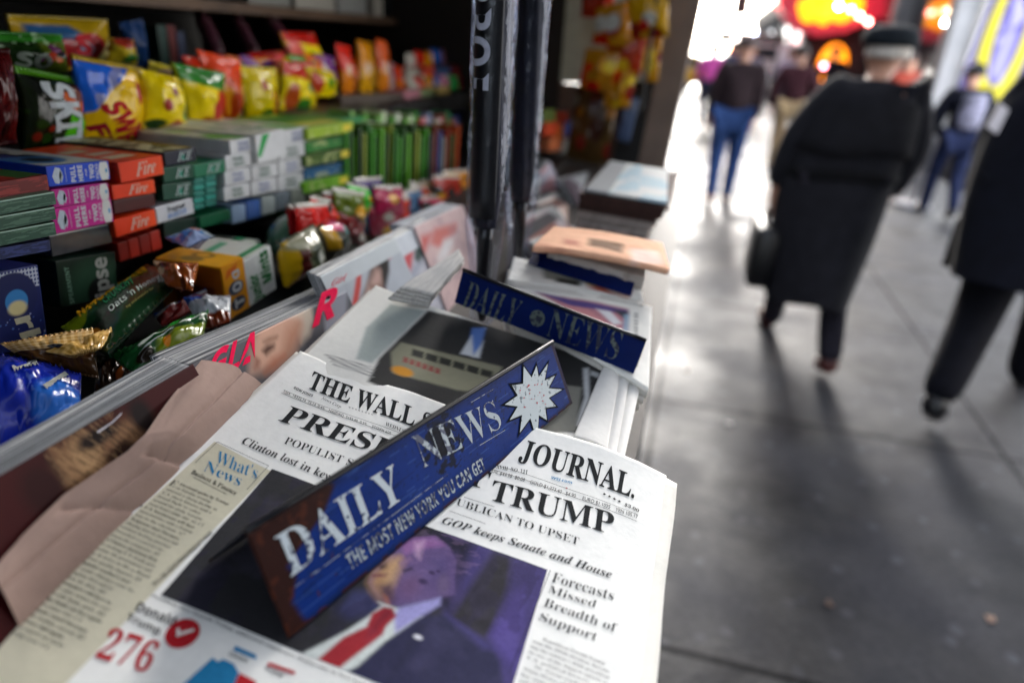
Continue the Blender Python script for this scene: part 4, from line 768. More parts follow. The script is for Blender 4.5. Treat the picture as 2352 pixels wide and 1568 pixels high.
fire('orange cinnamon gum box, second from the top of its pile', MM(1100, 512), MM(1525, 442), MM(1526, 580), MM(1112, 652))
carton('open gum tray with dark red packs between two orange boxes', MM(1128, 795), MM(1528, 715), MM(1118, 662), Xg - .006, .1, '#4a1210')
fire('orange cinnamon gum box below the dark red tray', MM(1132, 852), MM(1532, 752), MM(1540, 902), MM(1140, 1022))
for k in range(4): carton('red gum pack end standing in the torn tray above the granola bars', MM(1180 + k * 105, 1260 - k * 34), MM(1275 + k * 105, 1228 - k * 34), MM(1176 + k * 105, 1075 - k * 36), Xg - .002, .05, '#b02a18' if k % 2 else '#8f2014', 'gum_pack', 'gum pack', 'red gum packs in the torn tray')
OO = lambda x, y: q('O', x, y)
def ice(label, tl, tr, br, bl, col, tc='#b9c6c6'):
    o, Sf, St, Sl = carton(label, bl, br, tl, Xg, .13, col); words(o, Sf, [('ICE', 'bi', (.35, .2), (.8, .2), (.42, .86))], tc); words(o, Sf, [('C', 'black', (.5, .3), (.62, .3), (.5, .6))], '#3aa890', .0007, 'green_letter'); return o, St
o, St = ice('dark navy mint gum box on top of the green mint boxes', OO(62, 452), OO(352, 405), OO(362, 528), OO(60, 590), '#14182c')
panel(o, St, lambda c: (fill(c, '#4a4630'), c.mix(1.0 * (vnoise(c.U * 3, c.V * 16, 33) > .0), '#c9c7a8'), c.rect(.75, 1, 0, 1, '#8a7420')), n=(40, 80))
ice('green mint gum box under the navy one', OO(45, 600), OO(335, 555), OO(338, 700), OO(45, 750), '#0f4a36'); ice('green mint gum box above the white price box', OO(40, 762), OO(335, 712), OO(335, 880), OO(40, 925), '#0e4634')
o, Sf, St, Sl = carton('white gum box with blue lettering between green mint boxes', OO(-20, 1150), OO(335, 1045), OO(-25, 985), Xg, .1, '#c8ccd4'); words(o, Sf, [('Fragrant', 'serif', (.28, .52), (.76, .55), (.28, .85))], '#3a4048'); words(o, Sf, [('WHITE', 'bi', (.26, .12), (.8, .18), (.27, .4))], '#3a7ac0')
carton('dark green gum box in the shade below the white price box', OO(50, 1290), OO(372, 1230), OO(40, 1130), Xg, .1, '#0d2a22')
ice('bright green mint gum box on top of the blister packs', OO(350, 575), OO(642, 480), OO(645, 640), OO(345, 705), '#12704e')
for r in range(5):
    for k in range(2): carton('teal blister gum pack in the column of green mint packs', OO(335 + k * 115 + 3, 765 + r * 62 - k * 32), OO(438 + k * 115, 745 + r * 62 - k * 32), OO(333 + k * 115, 716 + r * 62 - k * 32), Xg - .002 * k, .05, '#2f8f82' if r % 2 else '#25786c', 'gum_pack', 'gum pack', 'teal blister gum packs')
carton('shiny green gum tray at the foot of the teal blister packs', OO(400, 1195), OO(695, 1110), OO(385, 1085), Xg + .004, .1, '#0d5a3a')
rows = ['top', 'second', 'third', 'bottom']
for k in range(3):
    for r in range(4):
        x0_, y0_ = 655 + k * 262 - r * 6 + (40 if r == 0 else 0), 480 + r * 150 - k * 52 + (6 if k == 2 else 0)
        if r == 0 and k == 1: continue
        o, Sf, St, Sl = carton(f'white peppermint gum box, {rows[r]} of the {["nearest", "middle", "farthest"][k]} white column', OO(x0_, y0_), OO(x0_ + 250, y0_ - 52), OO(x0_ + 4, y0_ - 142), Xg - .003 * k, .15 if r == 0 else .12, '#c9ccd0')
        words(o, Sf, [('PURE', 'bold', (.3, .56), (.68, .56), (.3, .8)), ('WHITE', 'bold', (.28, .2), (.72, .2), (.28, .44))], '#5a7a6e' if (k + r) % 2 else '#7a86b0')
        if r == 0: panel(o, St, lambda c: (fill(c, '#cfd0c4'), c.poly([(0, .2), (.5, 0), (1, .05), (.6, .4)], '#5ab04a', .1), c.rect(.3, .7, .5, .7, '#8fc08a')), n=(30, 30))
o, Sf, St, Sl = carton('tilted white peppermint gum box with a green ribbon print on the middle column', OO(960, 560), OO(1235, 470), OO(1000, 300), Xg + .006, .15, '#d4d6d4')
panel(o, Sf, lambda c: (fill(c, '#cfd2d6'), c.poly([(.0, .25), (.25, 1), (.5, 1), (.12, .2)], '#1f9a48', .05)), n=(50, 50)); panel(o, St, lambda c: (fill(c, '#d3d5cb'), c.blobs(14, ['#5f9a80', '#4a8a66'], .05, (.1, .9, .15, .6), 9)), n=(40, 40))
for k in range(5): carton(f'clear and blue wrapped mint pack below the white boxes, {["nearest", "second", "third", "fourth", "farthest"][k]} along the row', OO(715 + k * 145, 1150 - k * 42), OO(845 + k * 145, 1118 - k * 42), OO(718 + k * 145, 975 - k * 40), Xg - .002, .08, ['#8fa8c8', '#3d66b0', '#a9b4b4', '#74808a', '#8b948a'][k], 'gum_pack', 'gum pack', SWEET)
yg = [('#8fae22', 'yellow green'), ('#2a7a2c', 'mid green'), ('#3c5a14', 'olive'), ('#1b5a86', 'blue'), ('#6aa81c', 'lime'), ('#16301a', 'blackish green'), ('#22401a', 'shaded green')]  # each box has its own card colour
for k, (c0, nm) in enumerate(yg):
    o, Sf, St, Sl = carton(f'flat {nm} gum box in the stack right of the white columns', (706 - k * 2, 322 + k * 31), (812 - k * 2, 302 + k * 30), (706 - k * 2, 296 + k * 31), Xg - .004 * (k % 2), .14, c0)
    panel(o, Sf, lambda c, c0=c0, k=k: (fill(c, c0), c.mix(.55 * (vnoise(c.U * 12, c.V * 3, 60 + k) > .2) * (c.U < .7), '#c8d090'), c.rect(.74, .95, .15, .85, '#0e3a1a' if k % 2 else '#d8c838')), n=(40, 10))
    if k == 0: panel(o, St, lambda c: (fill(c, '#7fae2c'), c.rect(0, 1, .45, .8, '#1f8a3a'), c.rect(.2, .9, .1, .3, '#c8c860')), n=(30, 30))
carton('dark grey flat tray behind the green stack', (700, 285), (870, 258), (700, 262), -.66, .12, '#3a4038'); carton('green lidded flat box behind the olive stack', (690, 300), (835, 280), (690, 285), -.58, .1, '#1f8040')
for k in range(26):
    x = 812 + k * 9.6; c0 = ['#3a8a16', '#1c4a0c', '#5aa01c', '#1a3a0a', '#7a8a24', '#2a6a18'][k % 6] if k < 19 else ['#3a3a3c', '#6a2a20', '#1f3f7a', '#7a7a70', '#8f2a1a', '#284a24', '#a04018'][k - 19]
    o, Sf, St, Sl = carton('thin green gum pack standing on end in the long row' if k < 19 else ['grey gum pack at the end of the green row', 'brownish red gum pack after the grey one', 'blue gum pack after the green row', 'pale stone coloured gum pack near the umbrella', 'bright red gum pack near the umbrella', 'dark green gum pack between red ones', 'orange red gum pack next to the umbrella'][k - 19],
        (x - 16 + k * .2, 500 - k * 1.5), (x - 9.5 + k * .2, 498 - k * 1.5), (x + 2 * math.sin(k * 3.1), 288 + (k * 7 % 5) * 7), Xg + .003 * math.sin(k * 2.4), .06, c0, 'gum_pack', 'gum pack', 'thin packs standing in the long green row')
    panel(o, St, lambda c, k=k: (fill(c, ['#b8d8a0', '#8fc878', '#e0e8dc', '#6ab04a'][k % 4])), n=(4, 8))  # pale plastic tops, the paleness standing in for glints
for k in range(24):
    x = 815 + k * 10.2; c0 = ['#7ab05a', '#c8d8b8', '#2a7a1c', '#5a9a3a', '#d8e0d0', '#3a6a20'][k % 6] if k < 15 else ['#d84a5a', '#e0a8b0', '#7a90b0', '#c8a030', '#e8e0d8', '#a03040', '#3a8a5a', '#d07830', '#5060a0'][k - 15]
    o, Sf, St, Sl = carton('pale topped green pack in the rank behind the long green row' if k < 15 else ['cherry pink', 'pale pink', 'grey blue', 'ochre', 'chalk white', 'garnet', 'sea green', 'copper', 'indigo'][k - 15] + ' pack in the rank behind the long green row', (x - 8, 360), (x + 1.5, 358), (x + 2 * math.sin(k * 2.3), 258 + (k * 5 % 7) * 4), -.60, .045, c0, 'gum_pack', 'gum pack', 'packs in the rank behind the long green row')
# ------------------------------------------------------------------ bags on the upper step
def sk(c): fill(c, '#17240e'); c.poly([(.55, .1), (1, .1), (1, .55), (.6, .5)], '#4fb414', .06); c.poly([(.6, .55), (1, .5), (1, .85), (.7, .85)], '#6a2a12', .1); c.blobs(10, ['#a02a14', '#c4561a', '#2f6a14', '#3a1640'], .07, (.55, 1, .5, .9), 5); c.poly([(.3, 0), (.4, 0), (.2, 1), (.05, 1)], '#0a0f08', .1); c.rect(0, 1, .93, 1, '#4f8f1c'); c.blobs(6, ['#7a2010', '#1c3a0c'], .06, (0, .4, 0, .6), 6)
bag('dark green sweet bag with large white letters running down its front', qx(G(130, 690), G(872, 838), G(880, 1560), G(230, 1640), -.66), .02, sk, [lett('SKIT', 'black', G(405, 860), G(545, 1560), G(700, 880), '#b9c2c8')], seed=1, n=(100, 90))
def sk2(c): fill(c, '#142a0c'); c.poly([(.5, .1), (1, .1), (1, .9), (.55, .9)], '#4a5a14', .1); c.blobs(14, ['#a8321a', '#5a1c50', '#c05a1c', '#1a0f24'], .08, (.45, 1, .35, .95), 8); c.rect(0, 1, .82, 1, '#2f7a24'); c.mix(.6 * ((vnoise(c.U * 14, c.V * 10, 9) > .3) & (c.V > .7)), '#a8c8a0')
bag('darker green fruit sweet bag with a shiny green crimp, behind the lettered one', qx(G(-140, 330), G(650, 360), G(700, 800), G(-60, 860), -.71), .018, sk2, [lett('SO', 'black', G(150, 690), G(500, 720), G(170, 540), '#6f7a72')], seed=2, n=(90, 80))
bag('dark red sweet bag at the edge of the stand, beside the green ones', qx(G(-260, 520), G(90, 520), G(170, 1500), G(-200, 1560), -.64), .016, lambda c: (fill(c, '#4a0a0c'), c.blobs(6, ['#1a0606', '#6a1210'], .12, seed=3)), seed=3)
def sf(c): fill(c, '#e4b808'); c.poly([(-.1, 1.1), (-.1, .35), (.12, .42), (.3, .62), (.5, .8), (.72, .94), (.8, 1.1)], '#1a62d8', .02); c.rect(0, 1, .955, 1, '#b09414'); c.ell(.78, .66, .07, .14, '#a8262c', .15, .15); c.ell(.8, .2, .08, .1, '#9a2420', .2); c.ell(.93, .36, .03, .1, '#2a66b0', .2); c.mix(.25 * (vnoise(c.U * 6, c.V * 4, 12) > .3), '#e8cc40')
bag('yellow and blue sweet bag with red lettering beside the dark green one', qx(G(748, 575), G(1490, 720), G(1490, 1500), G(872, 1560), -.655), .022, sf, [lett('SWEDISH', 'black', G(1050, 1110), G(1170, 1900), G(1285, 1050), '#b01f28'), lett('FISH', 'black', G(890, 1330), G(960, 1800), G(1110, 1290), '#8f1a24')], seed=4, n=(100, 90))
def big(c): fill(c, '#a88a12'); c.poly([(.05, .3), (.1, .85), (.5, .85), (.75, .5), (.6, .1), (.2, .1)], '#1a4a78', .06); c.ell(.68, .42, .2, .3, '#a8242a', .15); c.ell(.6, .4, .09, .12, '#7a98b8', .3); c.rect(.3, .55, .1, .6, '#8f2024'); c.ell(.9, .4, .06, .3, '#d8cc80', .5, -.5); c.rect(0, 1, .94, 1, '#8a7610')
bag('large yellow sweet bag with blue and red print standing at the very back', qx(G(60, 150), G(1125, 205), G(1170, 720), G(220, 760), -.80), .02, big, [lett('S', 'black', G(800, 560), G(960, 590), G(780, 350), '#b8323a')], seed=5, n=(80, 60))
def yel(base, spots, top=None, g=1):
    def f(c):
        fill(c, base); c.mix(.35 * (vnoise(c.U * 4, c.V * 3, g) > .15), '#f0d820' if base != '#d4400c' else '#e88a14')
        for s in spots: c.ell(*s, .25)
        if top: c.poly([(0, .74), (1, .62), (1, 1.1), (0, 1.1)], top, .05)
    return f
H_ = lambda x, y: q('H', x, y)
Y0 = '#ecd000'
for k, (lab, c4, X, pf) in enumerate((
    ('yellow sweet bag with red spots and a green oval', [H_(-90, 730), H_(300, 820), H_(400, 1340), H_(-60, 1350)], -.645, yel(Y0, [(.35, .45, .12, .12, '#8f1a10'), (.9, .4, .14, .25, '#1f7a48'), (.55, .7, .07, .08, '#7a1410'), (.2, .08, .2, .1, '#1a3a0c'), (.65, .06, .16, .1, '#b04a10')], None, 1)),
    ('crumpled yellow and white sweet bag behind the spotted one', [H_(0, 640), H_(430, 760), H_(470, 1000), H_(-20, 900)], -.70, yel('#d8c840', [(.3, .6, .2, .2, '#d8b0a0'), (.6, .4, .15, .2, '#b04030'), (.5, .8, .12, .1, '#2a6a3a')], None, 2)),
    ('yellow sweet bag with a green top and a red fruit shape', [H_(230, 660), H_(780, 770), H_(760, 1320), H_(420, 1300)], -.66, yel(Y0, [(.75, .38, .22, .3, '#b8221a'), (.5, .05, .2, .1, '#a04a10')], '#1a7a14', 3)),
    ('orange red sweet bag with a yellow edge', [H_(490, 520), H_(940, 640), H_(960, 1290), H_(760, 1290)], -.68, yel('#c8400c', [(.92, .7, .09, .35, '#dcb40c'), (.9, .2, .08, .3, '#3a8a14'), (.5, .3, .2, .2, '#a0300c')], '#e0400c', 4)),
    ('yellow sweet bag with small red figures beside the orange one', [H_(960, 700), H_(1330, 720), H_(1330, 1280), H_(1020, 1300)], -.70, yel('#dcc400', [(.4, .7, .1, .1, '#a8400c'), (.6, .5, .1, .1, '#a8500c'), (.55, .15, .25, .12, '#1f5a14'), (.9, .3, .12, .4, '#b0380c')], None, 5)),
    ('bright yellow sweet bag with a red collar and green leaf', [H_(1380, 640), H_(1700, 660), H_(1740, 1180), H_(1370, 1180)], -.72, yel('#f4dc00', [(.5, .1, .25, .2, '#2c7a18'), (.8, .55, .15, .2, '#1f6a48'), (.2, .3, .15, .3, '#b0480c')], '#c8200c', 6)),
    ('tall red topped yellow sweet bag sticking up above the others', [H_(1370, 340), H_(1720, 350), H_(1860, 720), H_(1480, 700)], -.78, yel('#f8e400', [(.55, .35, .1, .14, '#5a8a14'), (.15, .3, .2, .5, '#e86a60')], '#d01808', 7)),
    ('plump yellow sweet bag with a green spot, last before the grey tray', [H_(1640, 700), H_(1930, 760), H_(1960, 1000), H_(1700, 1020)], -.71, yel('#f4e000', [(.55, .55, .12, .2, '#3a8a1c'), (.15, .5, .14, .4, '#c03a18')], None, 8)),
    ('red and pink sweet bag between the yellow ones', [H_(1030, 560), H_(1400, 540), H_(1400, 720), H_(1060, 740)], -.76, yel('#c0140c', [(.7, .6, .2, .3, '#e85a60'), (.3, .3, .12, .3, '#6a3a8a'), (.85, .2, .1, .2, '#8f7ad0')], None, 9)))):
    bag(lab, qx(*c4, X), .018, pf, seed=20 + k, n=(50, 44))
ob = [('scarlet', '#e0200a'), ('red orange', '#e0500c'), ('amber', '#e0900c'), ('golden', '#d89a0c'), ('orange', '#e05a0a'), ('pale lilac', '#b8a0b0'), ('vermilion', '#e8400c')]
for k, (nm, c0) in enumerate(ob):
    x = 778 + k * 21; t = [100, 128, 92, 96, 90, 140, 150][k]
    bag(f'narrow {nm} sweet packet standing behind the grey tray', qx((x + (0 if k else -8), t), (x + 26, t + 8), (x + 34, 212), (x + 8, 214), -.76 - .015 * (k % 2)), .012, lambda c, c0=c0, k=k: (fill(c, c0), c.mix(.6 * (c.V < .45), ['#e0a010', '#8a6a30', '#e0b010', '#c89a20', '#e8a020', '#d0c0c8', '#e89010'][k]), c.ell(.5, .5, .2, .12, '#f0d8c0', .5)), seed=40 + k, n=(20, 30), name='sweet_packet', cat='sweet packet')
carton('long low grey tray in front of the narrow orange packets', (785, 252), (925, 240), (785, 222), -.70, .10, '#5a524c', 'tray', 'tray')
g3 = np.random.default_rng(77)
misc = [('#b8b4a8', 'off white'), ('#d84830', 'tomato red'), ('#3a5a8a', 'steel blue'), ('#6a1418', 'dark red'), ('#c88a98', 'dusty pink'), ('#8aa070', 'sage green'), ('#c0a860', 'straw yellow'), ('#d02040', 'crimson'), ('#2a2a44', 'ink blue'), ('#c8b0a8', 'blush'), ('#2a9a50', 'emerald'), ('#3048b0', 'royal blue')]
for k, (c0, nm) in enumerate(misc):
    x = 930 + (k % 4) * 34 + g3.uniform(-6, 6); y = [160, 205, 262][k // 4] + g3.uniform(-8, 8)
    carton(f'small {nm} sweet box on the far shelf just left of the umbrellas', (x, y + 30), (x + 38, y + 24), (x, y), -.66 - .04 * (2 - k // 4), .05, c0, 'sweet_box', 'sweet box')
for k in range(14):
    x = 935 + (k % 7) * 19 + g3.uniform(-5, 5); y = (118 if k < 7 else 172) + g3.uniform(-8, 8); c0, nm = [('#d8d4c8', 'ivory'), ('#e0301c', 'fire red'), ('#f0a010', 'marigold'), ('#2a62c0', 'bright blue'), ('#d890a8', 'rose pink'), ('#30a050', 'jade'), ('#b01830', 'cherry')][k % 7]
    bag(f'tiny {nm} sweet packet {"on the back ledge" if k < 7 else "in the row before the back ledge"} left of the umbrellas', qx((x, y), (x + 24, y + 3), (x + 26, y + 46), (x + 2, y + 48), -.80 if k < 7 else -.74), .01, lambda c, c0=c0, k=k: (fill(c, c0), c.blobs(3, ['#f0f0e8', '#202030', c0], .18, seed=300 + k)), seed=300 + k, n=(16, 18), name='sweet_packet', cat='sweet packet')
for k in range(10):
    x = 420 + k * 34 + g3.uniform(-8, 8); c0, nm = [('#d83010', 'brick'), ('#e8c800', 'canary'), ('#3a9a20', 'grass green'), ('#e86a10', 'tangelo'), ('#7a3a90', 'plum')][k % 5]
    bag(f'{nm} bag peeping out of the second rank, {["near", "well past"][k // 5]} the blue and yellow bag', qx((x, 128 - k * .5), (x + 44, 136 - k * .5), (x + 50, 230), (x + 6, 232), -.755), .014, lambda c, c0=c0, k=k: (fill(c, c0), c.blobs(4, ['#f0e020', '#c01808', '#1a6a30', '#e8d8c8'], .16, seed=330 + k), c.rect(0, 1, .9, 1, c0)), seed=330 + k, n=(24, 24))
# dim things under the upper shelf
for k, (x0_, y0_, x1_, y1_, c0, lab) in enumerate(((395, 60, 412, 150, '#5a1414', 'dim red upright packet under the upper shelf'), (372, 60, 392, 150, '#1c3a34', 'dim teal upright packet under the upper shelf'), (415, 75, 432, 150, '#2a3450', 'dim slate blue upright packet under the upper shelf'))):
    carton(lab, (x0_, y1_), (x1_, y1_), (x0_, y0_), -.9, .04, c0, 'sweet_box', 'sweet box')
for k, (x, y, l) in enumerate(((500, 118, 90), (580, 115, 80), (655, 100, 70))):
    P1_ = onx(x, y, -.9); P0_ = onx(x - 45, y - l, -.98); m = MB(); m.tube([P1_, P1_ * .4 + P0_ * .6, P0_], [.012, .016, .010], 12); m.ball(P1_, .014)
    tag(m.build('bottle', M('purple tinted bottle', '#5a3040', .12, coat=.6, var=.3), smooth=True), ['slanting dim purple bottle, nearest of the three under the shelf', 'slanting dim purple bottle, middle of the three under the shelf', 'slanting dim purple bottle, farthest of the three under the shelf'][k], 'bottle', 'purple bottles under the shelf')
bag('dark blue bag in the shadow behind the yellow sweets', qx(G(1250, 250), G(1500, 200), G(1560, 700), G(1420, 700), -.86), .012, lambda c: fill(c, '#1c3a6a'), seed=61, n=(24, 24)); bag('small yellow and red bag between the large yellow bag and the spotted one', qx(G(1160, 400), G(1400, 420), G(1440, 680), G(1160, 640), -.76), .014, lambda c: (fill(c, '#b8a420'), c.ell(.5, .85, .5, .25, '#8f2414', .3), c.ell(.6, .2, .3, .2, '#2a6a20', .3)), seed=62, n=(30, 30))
for k, (x0_, x1_, c0, h, lab) in enumerate(((575, 668, '#8b8c88', 40, 'pale grey box on the upper shelf, nearest of the row'), (680, 770, '#a7a49c', 42, 'cream box on the upper shelf next to the grey one'), (778, 842, '#9a9c9a', 40, 'light grey box on the upper shelf before the white roll'), (858, 880, '#b4b1a8', 30, 'narrow white box on the upper shelf'), (890, 990, '#22262a', 40, 'black box on the upper shelf under the blue tray'), (1000, 1065, '#7a5a44', 24, 'tan box at the far end of the upper shelf'))):
    A, B = onx(x0_, 30, -.97), onx(x1_, 30, -.97); y0_, y1_ = A[1], B[1]
    m = MB(); m.box(-1.3, -.97, y0_, y1_, 1.586, 1.586 + .11 + .02 * (k % 2)); tag(m.build('storage_box', card(c0), bevel=.002), lab, 'box', 'boxes on the upper shelf')
m = MB(); m.box(-1.25, -.97, 1.9, 2.62, 1.712, 1.76); tag(m.build('storage_box', card('#1f5f8f'), bevel=.003), 'flat blue box lying on the black box of the upper shelf', 'box', 'boxes on the upper shelf')
# ------------------------------------------------------------------ lower tray of bars, cakes and boxes
A_ = lambda x, y: q('A', x, y); I_ = lambda x, y: q('I', x, y)
def coo(c): fill(c, '#12279c'); c.mix(.6 * (vnoise(c.U * 5, c.V * 5, 3) > .2), '#0c1a70'); c.ell(.78, .28, .24, .3, '#2a6ccc', .4); c.mix(.35 * (vnoise(c.U * 20, c.V * 9, 5) > .5), '#7a98e0'); c.ell(.1, .12, .12, .1, '#30343c', .4)
def coolab(o, S):
    def zig(pts, n=7):
        a, b2, c2, d = map(np.array, pts); e = [d + (c2 - d) * t + (b2 - c2) * (.10 if i % 2 else -.12) for i, t in enumerate(np.linspace(0, 1, n * 2 + 1))]; return [tuple(a), tuple(b2)] + [tuple(x) for x in e[::-1]]
    K = Ink(S, .0012)
    for pts in ([A_(80, 960), A_(240, 915), A_(262, 948), A_(100, 992)], [A_(290, 1092), A_(440, 1000), A_(468, 1024), A_(320, 1118)]):
        Z = zig([inv(S, p) for p in pts]); K.poly(Z)
    K.build('paper_label', ink('#a9ada6'), o)
bag('royal blue snack bag with two white zigzag paper strips, lowest in the tray', qz(A_(-160, 830), A_(560, 1010), A_(560, 1310), A_(-200, 1640), (1.335, 1.318, 1.305, 1.305)), .016, coo, [coolab], name='snack_bag', cat='snack bag', seed=71, wr=.004, n=(110, 100))
def ging(c): fill(c, '#4a3016'); c.mix(.5 * (vnoise(c.U * 4, c.V * 4, 31) > 0), '#6a4420'); t = c.V > .60; k = .5 * (np.mod(c.U * 12, 1) < .5) + .5 * (np.mod(c.V * 12, 1) < .5); c.mix(t * 1.0, '#b88a44'); c.mix(t * k, '#e0c088'); c.ell(.55, .64, .1, .05, '#20242c', .2)
bag('brown snack bag with a torn gold gingham top behind the blue one', qz(A_(0, 800), A_(640, 690), A_(680, 1040), A_(240, 960), (1.340, 1.338, 1.312, 1.318)), .014, ging, name='snack_bag', cat='snack bag', seed=72, wr=.005, n=(80, 80))
bag('gold gingham snack wrapper lying flat beside the granola bar', qz(A_(290, 850), A_(770, 700), A_(700, 830), A_(500, 880), 1.334), .004, lambda c: (fill(c, '#b08438'), c.mix((.5 * (np.mod(c.U * 9, 1) < .5) + .5 * (np.mod(c.V * 4, 1) < .5)), '#d8b068')), name='snack_bag', cat='snack bag', seed=73, wr=.003, n=(60, 30))
def nv(c): fill(c, '#0f3a1c'); c.poly([(-.1, .62), (1.1, .62), (1.1, 1.1), (-.1, 1.1)], '#7c8f14', .05); c.poly([(.1, .60), (.75, .60), (.85, .80), (.2, .80)], '#14492a', .03); c.rect(.86, 1, 0, 1, '#8a4a1c'); c.mix((c.U > .86) * (vnoise(c.U * 20, c.V * 7, 41) > .1) * .8, '#4a2010'); c.poly([(-.1, .2), (.12, .2), (.2, .5), (-.1, .5)], '#0a1f10', .05); c.ell(.06, .33, .04, .1, '#c8781c', .3); c.rect(0, .95, 0, .2, '#0c2c16')
bag('green granola bar with yellow and white lettering lying across the tray', quad(onz(*A_(420, 690), 1.318), onz(*A_(1010, 255), 1.322), onz(*A_(1290, 330), 1.332), onz(*A_(750, 880), 1.328)), .011, nv, [lett('NATURE VALLEY', 'black', A_(555, 622), A_(1028, 292), A_(530, 585), '#d8a010'), lett('CRUNCHY', 'bold', A_(725, 530), A_(930, 382), A_(705, 500), '#2f8a5a'), lett("Oats 'n Honey", 'bold', A_(765, 592), A_(1108, 357), A_(742, 555), '#c8cfc8'), lett('big and crunchy bar', 'sans', A_(875, 560), A_(1060, 425), A_(868, 545), '#a08a50')], name='granola_bar', cat='granola bar', seed=74, wr=.0015, n=(120, 50))
def nv2(c): fill(c, '#12401e'); c.poly([(.3, 0), (1, 0), (1, .5), (.4, .35)], '#6a7a14', .08); c.poly([(.35, .62), (1, .8), (1, 1), (.45, .85)], '#1f7a26', .03); c.poly([(.2, .5), (1, .74), (1, .79), (.2, .56)], '#c4c8c0', .02); c.poly([(.15, .25), (.6, .5), (.6, .54), (.15, .31)], '#a8b0b0', .02); c.ell(.2, .2, .12, .12, '#1a1208', .4); c.ell(.5, .25, .05, .12, '#c87a14', .3)
bag('crumpled copper coloured wrapper end above the granola bar', quad(onz(352, 600, 1.345), onz(455, 606, 1.345), onz(442, 668, 1.338), onz(384, 656, 1.338)), .006, lambda c: (fill(c, '#8a4418'), c.blobs(6, ['#c87838', '#3a1a0c', '#d8b890'], .14, seed=12)), name='snack_bag', cat='snack bag', seed=83, wr=.005, n=(40, 30))
bag('second green granola bar with a loose white edged flap', quad(onz(*A_(760, 880), 1.318), onz(*A_(1440, 570), 1.322), onz(*A_(1400, 770), 1.318), onz(*A_(930, 1010), 1.312)), .011, nv2, name='granola_bar', cat='granola bar', seed=75, wr=.004, n=(90, 60))
bag('white and brown wrapper tucked beside the yellow box', quad(onz(*A_(1260, 480), 1.318), onz(*A_(1590, 470), 1.322), onz(*A_(1590, 650), 1.316), onz(*A_(1400, 710), 1.312)), .009, lambda c: (fill(c, '#b9bec4'), c.poly([(0, 0), (1, -.1), (1, .3), (0, .2)], '#6a2a12', .05), c.rect(0, .4, .7, 1, '#2a52a8')), name='snack_bag', cat='snack bag', seed=76, wr=.004, n=(50, 40))
bag('red, blue and white foil wrapper under the granola bars', quad(onz(*A_(1060, 600), 1.306), onz(*A_(1420, 420), 1.31), onz(*A_(1450, 500), 1.306), onz(*A_(1120, 680), 1.30)), .006, lambda c: (fill(c, '#7a1a18'), c.rect(0, 1, .62, .8, '#c8ccd4'), c.rect(0, 1, .8, 1, '#2448a0')), name='snack_bag', cat='snack bag', seed=77, wr=.004, n=(50, 24))
bag('dark brown wrapper at the bottom of the tray between the bars', quad(onz(*A_(640, 880), 1.30), onz(*A_(900, 900), 1.30), onz(*A_(930, 1020), 1.296), onz(*A_(650, 1230), 1.296)), .006, lambda c: (fill(c, '#24160c'), c.blobs(6, ['#8a4418', '#3a4418'], .08, seed=5)), name='snack_bag', cat='snack bag', seed=78, wr=.004, n=(40, 40))
# yellow gum drop box, white mint box
def yb(c): fill(c, '#d8920c'); c.ell(.36, .70, .13, .11, '#8a8f98', .2) if False else None
o, Sf, St, Sl = carton('glossy yellow sweet box with two grey letter discs, standing in the tray', I_(838, 1240), I_(1058, 1100), I_(820, 662), -.42, .075, '#d8920c', 'sweet_box', 'sweet box', bev=.003)
panel(o, Sf, lambda c: (fill(c, '#d08a0a'), c.ell(.5, .52, .34, .13, '#3c4658', .1), c.ell(.52, .22, .34, .13, '#2c3648', .1), c.poly([(.1, .75), (.6, .85), (.7, .95), (.2, .9)], '#c05a14', .05)), n=(50, 60)); words(o, Sf, [('O', 'black', (.74, .62), (.74, .44), (.34, .62)), ('T', 'black', (.76, .32), (.76, .14), (.34, .32)), ('D', 'black', (.72, .84), (.72, .68), (.4, .84))], '#b4b8bc')
panel(o, St, lambda c: (fill(c, '#e0a010'), c.ell(.35, .55, .2, .17, '#8a6a28', .3), c.ell(.7, .5, .2, .17, '#8a6420', .3), c.ell(.7, .5, .13, .1, '#d8a020', .3)), n=(40, 40)); panel(o, Sl, lambda c: (fill(c, '#9a5208'), c.rect(.15, .75, .1, .6, '#6a2a10')), n=(20, 20))
bag('blue and silver sweet pack lying on the yellow box', quad(*[onz(*p, z) for p, z in zip((I_(170, 370), I_(520, 280), I_(690, 350), I_(400, 470)), (1.352, 1.352, 1.36, 1.36))]), .006, lambda c: (fill(c, '#2f7ac8'), c.rect(0, 1, 0, .3, '#8fa0c8'), c.ell(.7, .7, .25, .2, '#c87a5a', .4), c.rect(.85, 1, 0, 1, '#b8c4d0')), name='sweet_packet', cat='sweet packet', seed=79, n=(40, 30))
o, Sf, St, Sl = carton('white sweet box with green lettering next to the yellow one', I_(1052, 1100), I_(1340, 900), I_(1088, 592), -.42, .08, '#c8ccca', 'sweet_box', 'sweet box', bev=.002)
words(o, Sf, [('Junior', 'black', (.46, .02), (.40, .62), (.16, .02)), ('Mints', 'black', (.86, .28), (.82, .98), (.54, .28))], '#0f6a30'); panel(o, St, lambda c: (fill(c, '#cfd2cb'), c.rect(0, 1, .08, .18, '#2a8a50'), c.rect(.2, .8, .55, .66, '#5aa880')), n=(30, 40))
o, Sf, St, Sl = carton('second white sweet box behind the first with a green stripe', I_(1020, 640), I_(1180, 560), I_(1000, 470), -.50, .06, '#c0c6c0', 'sweet_box', 'sweet box'); panel(o, St, lambda c: (fill(c, '#c9cfc4'), c.rect(0, 1, .3, .55, '#3a9a6a')), n=(10, 20))
